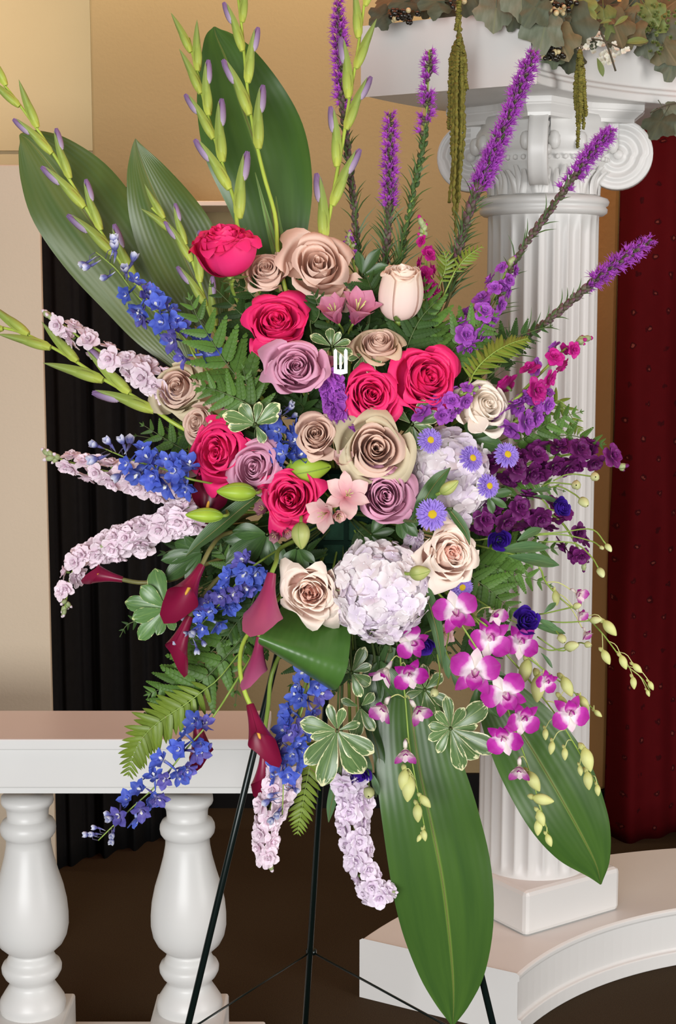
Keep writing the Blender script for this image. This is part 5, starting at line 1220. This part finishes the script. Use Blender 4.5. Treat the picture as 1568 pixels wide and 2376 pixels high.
ANCH = [(520,560,'highest pink rose'),(643,745,'upper pink rose'),(862,915,'central pink rose'),(993,875,'rightmost pink rose'),(505,1048,'leftmost pink rose'),(672,1155,'lowest pink rose'),(617,625,'small dusty rose'),(738,614,'wide open rose'),(880,797,'cup shaped rose'),(412,900,'leftmost dusty rose'),(733,1008,'central dusty rose'),(873,1042,'largest dusty rose'),(685,850,'upper lavender rose'),(590,1085,'left lavender rose'),(893,1150,'lower lavender rose'),(931,652,'cream rosebud'),(1128,940,'cream rose'),(720,1375,'left peach rose'),(1045,1285,'right peach rose'),(882,1372,'large hydrangea'),(1040,1110,'rear hydrangea'),(780,930,'central purple stock'),(800,725,'pink alstroemeria pair'),(790,835,'card holder'),(700,1510,'folded leaf'),(612,1390,'mauve calla'),(435,1365,'open burgundy calla'),(530,1390,'lower delphinium'),(660,1020,'central delphinium'),(775,1170,'pale alstroemerias'),(1001,1194,'largest aster'),(955,1485,'front orchids'),(1105,1560,'large orchid blooms'),(510,1225,'narrow lily leaf'),(485,1180,'dark round calla'),(1200,1200,'lower plum stock'),(718,1098,'largest lily bud'),(520,830,'large left fern')]
USED = set()
def between(x, y):
    q = sorted(ANCH, key=lambda a: (a[0]-x)**2+(a[1]-y)**2)[:7]
    for i in range(1, 7):
        for j in range(i):
            k = frozenset((q[i][2], q[j][2]))
            if k not in USED:
                USED.add(k); return f'shaded dark fern frond between the {q[j][2]} and the {q[i][2]}'
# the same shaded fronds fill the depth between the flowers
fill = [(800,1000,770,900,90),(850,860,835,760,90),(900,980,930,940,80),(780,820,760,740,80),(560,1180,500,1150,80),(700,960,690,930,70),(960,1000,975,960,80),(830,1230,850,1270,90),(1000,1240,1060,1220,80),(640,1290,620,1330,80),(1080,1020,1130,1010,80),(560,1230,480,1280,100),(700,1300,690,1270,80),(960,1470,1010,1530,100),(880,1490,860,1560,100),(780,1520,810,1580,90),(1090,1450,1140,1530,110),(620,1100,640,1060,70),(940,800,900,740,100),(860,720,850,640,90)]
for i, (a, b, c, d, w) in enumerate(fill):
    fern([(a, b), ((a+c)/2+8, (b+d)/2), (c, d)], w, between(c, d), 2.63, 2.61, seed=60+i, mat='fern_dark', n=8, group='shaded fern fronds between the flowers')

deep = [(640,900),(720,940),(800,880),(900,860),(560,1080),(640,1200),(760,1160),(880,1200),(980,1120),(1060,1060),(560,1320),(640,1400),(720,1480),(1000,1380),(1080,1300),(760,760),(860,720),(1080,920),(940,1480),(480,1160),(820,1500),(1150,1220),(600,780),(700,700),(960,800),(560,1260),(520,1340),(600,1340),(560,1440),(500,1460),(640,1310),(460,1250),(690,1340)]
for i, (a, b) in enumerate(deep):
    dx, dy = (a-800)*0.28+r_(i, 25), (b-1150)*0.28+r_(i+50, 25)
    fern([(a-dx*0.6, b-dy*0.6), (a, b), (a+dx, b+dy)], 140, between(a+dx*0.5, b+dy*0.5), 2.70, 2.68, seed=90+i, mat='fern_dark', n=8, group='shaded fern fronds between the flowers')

# ---------------------------------------------------------------- variegated and broad leaves
sprig(1045,1690,[(95,86),(60,70),(35,118),(5,70),(-25,130),(-50,110),(-75,115),(205,62),(170,58),(240,70),(130,60)],'round variegated rosette of leaves over the longest leaf',D=2.50,seed=1)
sprig(782,1695,[(20,60),(-30,110),(-65,140),(-105,150),(-135,120),(165,100),(110,70),(75,62),(-50,90),(195,70)],'variegated leaf rosette hanging below the folded leaf',D=2.49,seed=2)
sprig(388,1412,[(170,112),(195,92),(112,110),(225,110),(250,70),(140,90),(20,60),(290,60)],'variegated leaf rosette before the black curtain',D=2.55,mat='pitto_thin',seed=3,W=0.20)
sprig(592,985,[(160,86),(185,66),(125,62),(40,80),(20,62),(-60,50),(80,56)],'variegated leaves left of the central delphinium',D=2.51,seed=4,W=0.22)
sprig(770,805,[(150,60),(210,50),(100,46),(60,40),(-20,54),(-60,50),(20,46)],'variegated leaves around the card holder',D=2.53,seed=5,W=0.22)
sprig(955,985,[(60,72),(20,74),(-20,60),(-70,66),(140,60),(-110,60)],'variegated leaves right of the largest dusty rose',D=2.54,seed=6,W=0.22)
sprig(815,1560,[(60,74),(20,52),(-30,60),(-70,66),(120,60),(170,50)],'variegated leaves just below the tip of the folded leaf',D=2.54,seed=7,W=0.22)
sprig(985,1600,[(90,64),(140,56),(40,60),(200,50),(-30,70),(-80,70)],'variegated leaves between the two front orchid sprays',D=2.54,seed=8,W=0.22)
sprig(835,1640,[(-60,70),(-100,80),(40,50),(160,50)],'small variegated leaves beside the trailing dark leaves',D=2.57,seed=9,W=0.22)
sprig(845,820,[(-70,60),(-110,56),(-30,50),(200,44)],'variegated leaves under the dusty cup shaped rose',D=2.54,seed=10,W=0.22)
sprig(470,1280,[(190,110),(215,120),(160,80),(240,90),(140,60)],'plain dark leaves behind the burgundy calla',D=2.58,mat='broad',seed=11,name='broad_leaf_sprig',W=0.24)
sprig(620,1240,[(190,110),(215,130),(170,90),(230,110),(-60,90),(-90,80)],'plain dark leaves under the lowest pink rose',D=2.57,mat='broad',seed=12,name='broad_leaf_sprig',W=0.26)
sprig(690,1270,[(-70,76),(-100,66),(-130,60),(-40,60)],'bright green leaves above the left peach rose',D=2.50,mat='broad',seed=13,name='broad_leaf_sprig',W=0.28)
sprig(1090,1020,[(30,80),(60,70),(-10,90),(100,60),(-60,70)],'dark leaves between the asters',D=2.60,mat='broad',seed=14,name='broad_leaf_sprig',W=0.24)
sprig(860,1240,[(10,60),(-60,70),(60,60),(-120,60)],'dark leaves above the large hydrangea',D=2.56,mat='broad',seed=15,name='broad_leaf_sprig',W=0.26)
sprig(925,1195,[(-50,70),(-80,60),(-20,60)],'olive leaves under the lower lavender rose',D=2.50,mat='broad',seed=16,name='broad_leaf_sprig',W=0.3)
sprig(840,640,[(60,80),(20,70),(-40,80),(-80,60),(100,60)],'dark leaves behind the wide open dusty rose',D=2.66,mat='broad',seed=17,name='broad_leaf_sprig',W=0.26)
sprig(1130,1150,[(-30,56),(10,60),(-70,46)],'dark leaves beneath the lower right aster',D=2.55,mat='broad',seed=18,name='broad_leaf_sprig',W=0.24)
sprig(880,1530,[(-80,120),(-100,140),(-60,120),(-120,90)],'dark leaves hanging above the longest leaf',D=2.60,mat='broad',seed=19,name='broad_leaf_sprig',W=0.22)
sprig(1110,1580,[(-60,110),(-30,110),(-90,100),(0,90)],'dark leaves behind the magenta orchid blooms',D=2.60,mat='broad',seed=20,name='broad_leaf_sprig',W=0.24)

# ---------------------------------------------------------------- garland on the beam
MT['ivy'] = m_leaf('ivy_silk', '#5c6450', '#6c7260', 0.6, midrib='#6c7258', var=0.25, transl=0.1)
MT['ivy_dark'] = m_leaf('ivy_silk_dark', '#454e3a', '#525a46', 0.6, midrib='#525a42', var=0.25, transl=0.1)
MT['ivy_lime'] = m_leaf('ivy_silk_lime', '#6a7c40', '#7c8a4c', 0.6, midrib='#8a9660', var=0.2, transl=0.15)
MT['ivy_brown'] = m_leaf('ivy_silk_brown', '#6e6446', '#5c5a3c', 0.6, midrib='#7a7050', var=0.2, transl=0.1)
MT['berry'] = m_plain('berry_dark', '#1e1a12', 0.25, spec=0.7)
MT['berry_cream'] = m_plain('berry_cream', '#c9b88a', 0.3)
MT['twig'] = m_plain('garland_twig', '#4a4230', 0.7)
MT['blossom'] = m_petal('white_blossom', [(0, '#d8d6c0'), (1, '#e8e8de')])
MT['amar'] = m_plain('amaranth', '#8a8436', 0.85, '#625e22', 90, bump=0.8, bscale=260)
def ivy_leaf(mat, k):
    def f():
        r = np.random.default_rng(700+k); n = 40; V = [(0, 0.42, 0.03)]; uv = [(0.5, 0.5)]
        for i in range(n):
            a = 2*math.pi*i/n - math.pi/2
            rad = 0.36+0.15*abs(math.cos(2.5*(a-math.pi/2)))**1.4 + 0.02*math.sin(13*a+k)
            if abs(((a+math.pi/2+math.pi) % (2*math.pi))-math.pi) < 0.25: rad *= 0.72
            x, y = rad*math.cos(a)*0.98, 0.45+rad*math.sin(a)
            z = -0.25*(x*x)*2 - 0.18*(y-0.45)**2*2 + 0.04*math.sin(5*a+k)
            V.append((x, y, z)); uv.append((0.5+x*0.9, y))
        mb = MB().raw(V, [(0, i+1, (i+1) % n+1) for i in range(n)], uv=uv)
        mb.tube([(0, -0.12, -0.02), (0, 0.1, -0.02), (0, 0.42, 0.025)], 0.012, 4)
        return mb.mesh('ivy_leaf', MT[mat])
    return cached(('ivy', mat, k), f)
gd = thing('garland', 'artificial greenery garland of ivy, berries and white blossom on the beam', 'garland', P(1300, 20, 3.42))
r = np.random.default_rng(77)
def face_D(x): return float(np.interp(x, [840, 1040, 1240, 1330, 1450, 1570], [3.44, 3.40, 3.34, 3.44, 3.56, 3.65]))
gv = spline([P(880, 30, 3.50), P(1050, -5, 3.48), P(1250, 10, 3.44), P(1400, 15, 3.55), P(1600, 30, 3.70), P(1750, 40, 3.75)], 30)
put('vine', MB().tube(gv, 0.006, 6), MT['twig'], gd)
big = [(885,38,58,215,'ivy_dark'),(935,5,60,200,'ivy_dark'),(1010,5,70,190,'ivy_dark'),(1150,22,92,-95,'ivy'),(1192,45,52,-115,'ivy_dark'),(1262,68,100,-100,'ivy'),(1300,95,84,-70,'ivy_brown'),(1322,130,70,-95,'ivy_dark'),(1285,130,52,-90,'ivy_dark'),(1325,60,110,-80,'ivy_dark'),(1352,20,66,-40,'ivy_lime'),(1400,45,84,-90,'ivy_lime'),(1425,60,90,-70,'ivy_brown'),(1460,75,80,-110,'ivy_brown'),(1480,50,80,-90,'ivy'),(1505,25,70,-60,'ivy_lime'),(1540,70,90,-90,'ivy'),(1560,150,70,-110,'ivy'),(1545,110,80,-60,'ivy_brown'),(1530,285,74,-120,'ivy_dark'),(1555,275,80,-60,'ivy'),(1500,105,56,-80,'ivy'),(1380,80,60,-100,'ivy_dark'),(1240,20,80,-120,'ivy_dark'),(1100,0,80,-60,'ivy_dark'),(1210,0,90,-90,'ivy')]
for i, (x, y, s, a, m) in enumerate(big):
    D = face_D(x)-0.05-r.uniform(0, 0.03); y_ = view(math.cos(math.radians(a)), math.sin(math.radians(a)), 0.15); l = mpx(s, D)*1.15
    c = P(x, y, D)-y_*l*0.45
    ob('leaf', ivy_leaf(m, i % 3), gd, frame_y(c, y_, view(r.uniform(-.4, .4), r.uniform(0, .5), 1), l))
for i in range(90):
    x = r.uniform(900, 1640) if i % 3 else r.uniform(1230, 1640); y = r.uniform(-60, 30) if x < 1240 else r.uniform(-60, 75); y = min(y, 4) if x < 1235 else y
    D = face_D(min(x, 1570))+r.uniform(-0.03, 0.14) if y < 20 else face_D(min(x, 1570))-r.uniform(0.02, 0.05)
    a = r.uniform(-160, -20) if y > -10 else r.uniform(0, 360); y_ = view(math.cos(math.radians(a)), math.sin(math.radians(a)), r.uniform(-0.2, 0.6)); l = mpx(r.uniform(52, 92), D)
    m = ['ivy', 'ivy_dark', 'ivy_dark', 'ivy_brown', 'ivy_lime' if x > 1330 else 'ivy_dark'][i % 5]
    ob('leaf', ivy_leaf(m, i % 3), gd, frame_y(P(x, y, D)-y_*l*0.4, y_, view(r.uniform(-.5, .5), r.uniform(0, .7), 1), l))
def ball(mat): return cached(('ball', mat), lambda: MB().lathe([(math.sin(t)+1e-3, -math.cos(t)) for t in np.linspace(0, math.pi, 7)], 8).mesh('berry', MT[mat]))
for (cx, cy, n, sp) in ((930,38,22,26),(1068,8,14,26),(1275,12,22,30),(1288,118,26,34),(1330,-5,12,24),(1310,25,10,20)):
    D = face_D(cx)-0.075
    for i in range(n):
        p = P(cx+r.normal()*sp*0.55, cy+r.normal()*sp*0.4, D+r.uniform(-0.02, 0.02)); s = mpx(r.uniform(5, 7.5), D)
        ob('berry', ball('berry_cream' if r.uniform() < 0.3 else 'berry'), gd, Matrix.Translation(p) @ Matrix.Scale(s, 4))
bm_ = cached('blossom', lambda: whorl(MB(), 4, 0.3, 0, nu=5, nv=6, L=1.0, W=0.42, k=1.3, p=0.6, cup=0.2, bend=0.4).mesh('blossom', MT['blossom']))
for (cx, cy, n, sx, sy) in ((1362,72,14,18,14),(1342,108,14,20,12),(1385,98,16,26,14),(1425,120,16,26,12),(1405,140,8,20,10)):
    D = face_D(cx)-0.08
    for i in range(n):
        p = P(cx+r.normal()*sx*0.6, cy+r.normal()*sy*0.6, D+r.uniform(-0.015, 0.015))
        ob('blossom', bm_, gd, frame(p, view(r.uniform(-.6, .6), r.uniform(-.3, .8), 1), None, mpx(8.5, D), r.uniform(0, 6)))
put('twig', MB().tube(spline([P(1385, 60, 3.40), P(1410, 110, 3.40), P(1428, 165, 3.40)], 8), 0.0022, 5), MT['twig'], gd)
put('twig', MB().tube(spline([P(1370, 90, 3.40), P(1400, 95, 3.40), P(1440, 112, 3.41)], 8), 0.0016, 5), MT['twig'], gd)
put('twig', MB().tube(spline([P(1590, 235, 3.56), P(1545, 245, 3.56), P(1508, 262, 3.56)], 8), 0.0016, 5), MT['twig'], gd)
for (x, y, a, l) in ((1385,135,-70,44),(1445,100,10,60),(1390,55,20,30),(1425,60,40,40)):
    ob('leaf', leaf_mesh('ivy_lime', 0, 0.2), gd, frame_y(P(x, y, face_D(x)-0.085), view(math.cos(math.radians(a)), math.sin(math.radians(a)), .2), view(0, .3, 1), mpx(l, 3.4)))
tuftm = cached('tuft', lambda: whorl(whorl(MB(), 6, 0.5, 0, nu=3, nv=3, L=1.0, W=0.3, k=1.2, p=0.6), 4, 1.1, 0.4, nu=3, nv=3, L=0.9, W=0.3).mesh('seed_head', MT['ivy_lime']))
for i in range(46):
    x, y = 1530+r.normal()*26, 48+r.normal()*26
    if i > 38: x, y = 1510+r.normal()*10, 105+r.normal()*8
    if i > 42: x, y = 1518+r.normal()*8, 128+r.normal()*5
    ob('seed_head', tuftm, gd, frame(P(x, y, face_D(min(x, 1570))-0.09), view(r.uniform(-.6, .6), r.uniform(-.2, .8), 1), None, mpx(8, 3.5), r.uniform(0, 6)))
def tassel(strands, label, D, seed):
    r = np.random.default_rng(seed); t = thing('amaranth_tassel', label, 'amaranth', P(*strands[0][0], D))
    for st in strands:
        n = 110; d0 = r.uniform(-0.014, 0.014); q = path([(x+r.normal()*1.0, y, D+d0) for x, y in st], n)
        q = [p+Vector((r.normal()*0.0006, r.normal()*0.0006, 0)) for p in q]
        put('strand', MB().tube(q, [0.0046*(0.55+0.75*abs(math.sin(i*0.83+d0*900)))*(1-0.3*i/n)*r.uniform(0.8, 1.25) for i in range(n)], 6), MT['amar'], t)
    return t
st = [[(1064,0),(1062,40),(1058,70)],[(1066,10),(1064,80),(1064,160),(1062,260),(1060,380),(1062,470),(1056,550)]]
for k in range(11):
    x = 1046+k*3.4; e = [300,360,470,500,455,440,520,470,430,300,210][k]
    st.append([(1065, 85+5*(k % 3)), ((1065+x)/2+(x-1065)*0.3, 125+6*(k % 4)), (x, 200), (x-4+(k % 3)*3, (200+e)/2), (x-6+(k % 2)*4-3*(e > 400), e)])
st.append([(1062,100),(1048,135),(1046,170),(1047,185)]); st.append([(1068,100),(1080,145),(1081,190),(1083,205)])
tassel(st, 'long olive amaranth tassel hanging from the garland before the beam', 3.26, 1)
st = [[(1345,118),(1345,180),(1343,250),(1340,300),(1338,342)]]
for k in range(7):
    x = 1334+k*3.8; st.append([(1345, 118+2*k), ((1345+x)/2, 170), (x, 215+4*(k % 3)), (x+1, [255,290,300,285,265,300,270][k])])
tassel(st, 'short olive amaranth tassel hanging under the white blossom', 3.34, 2)
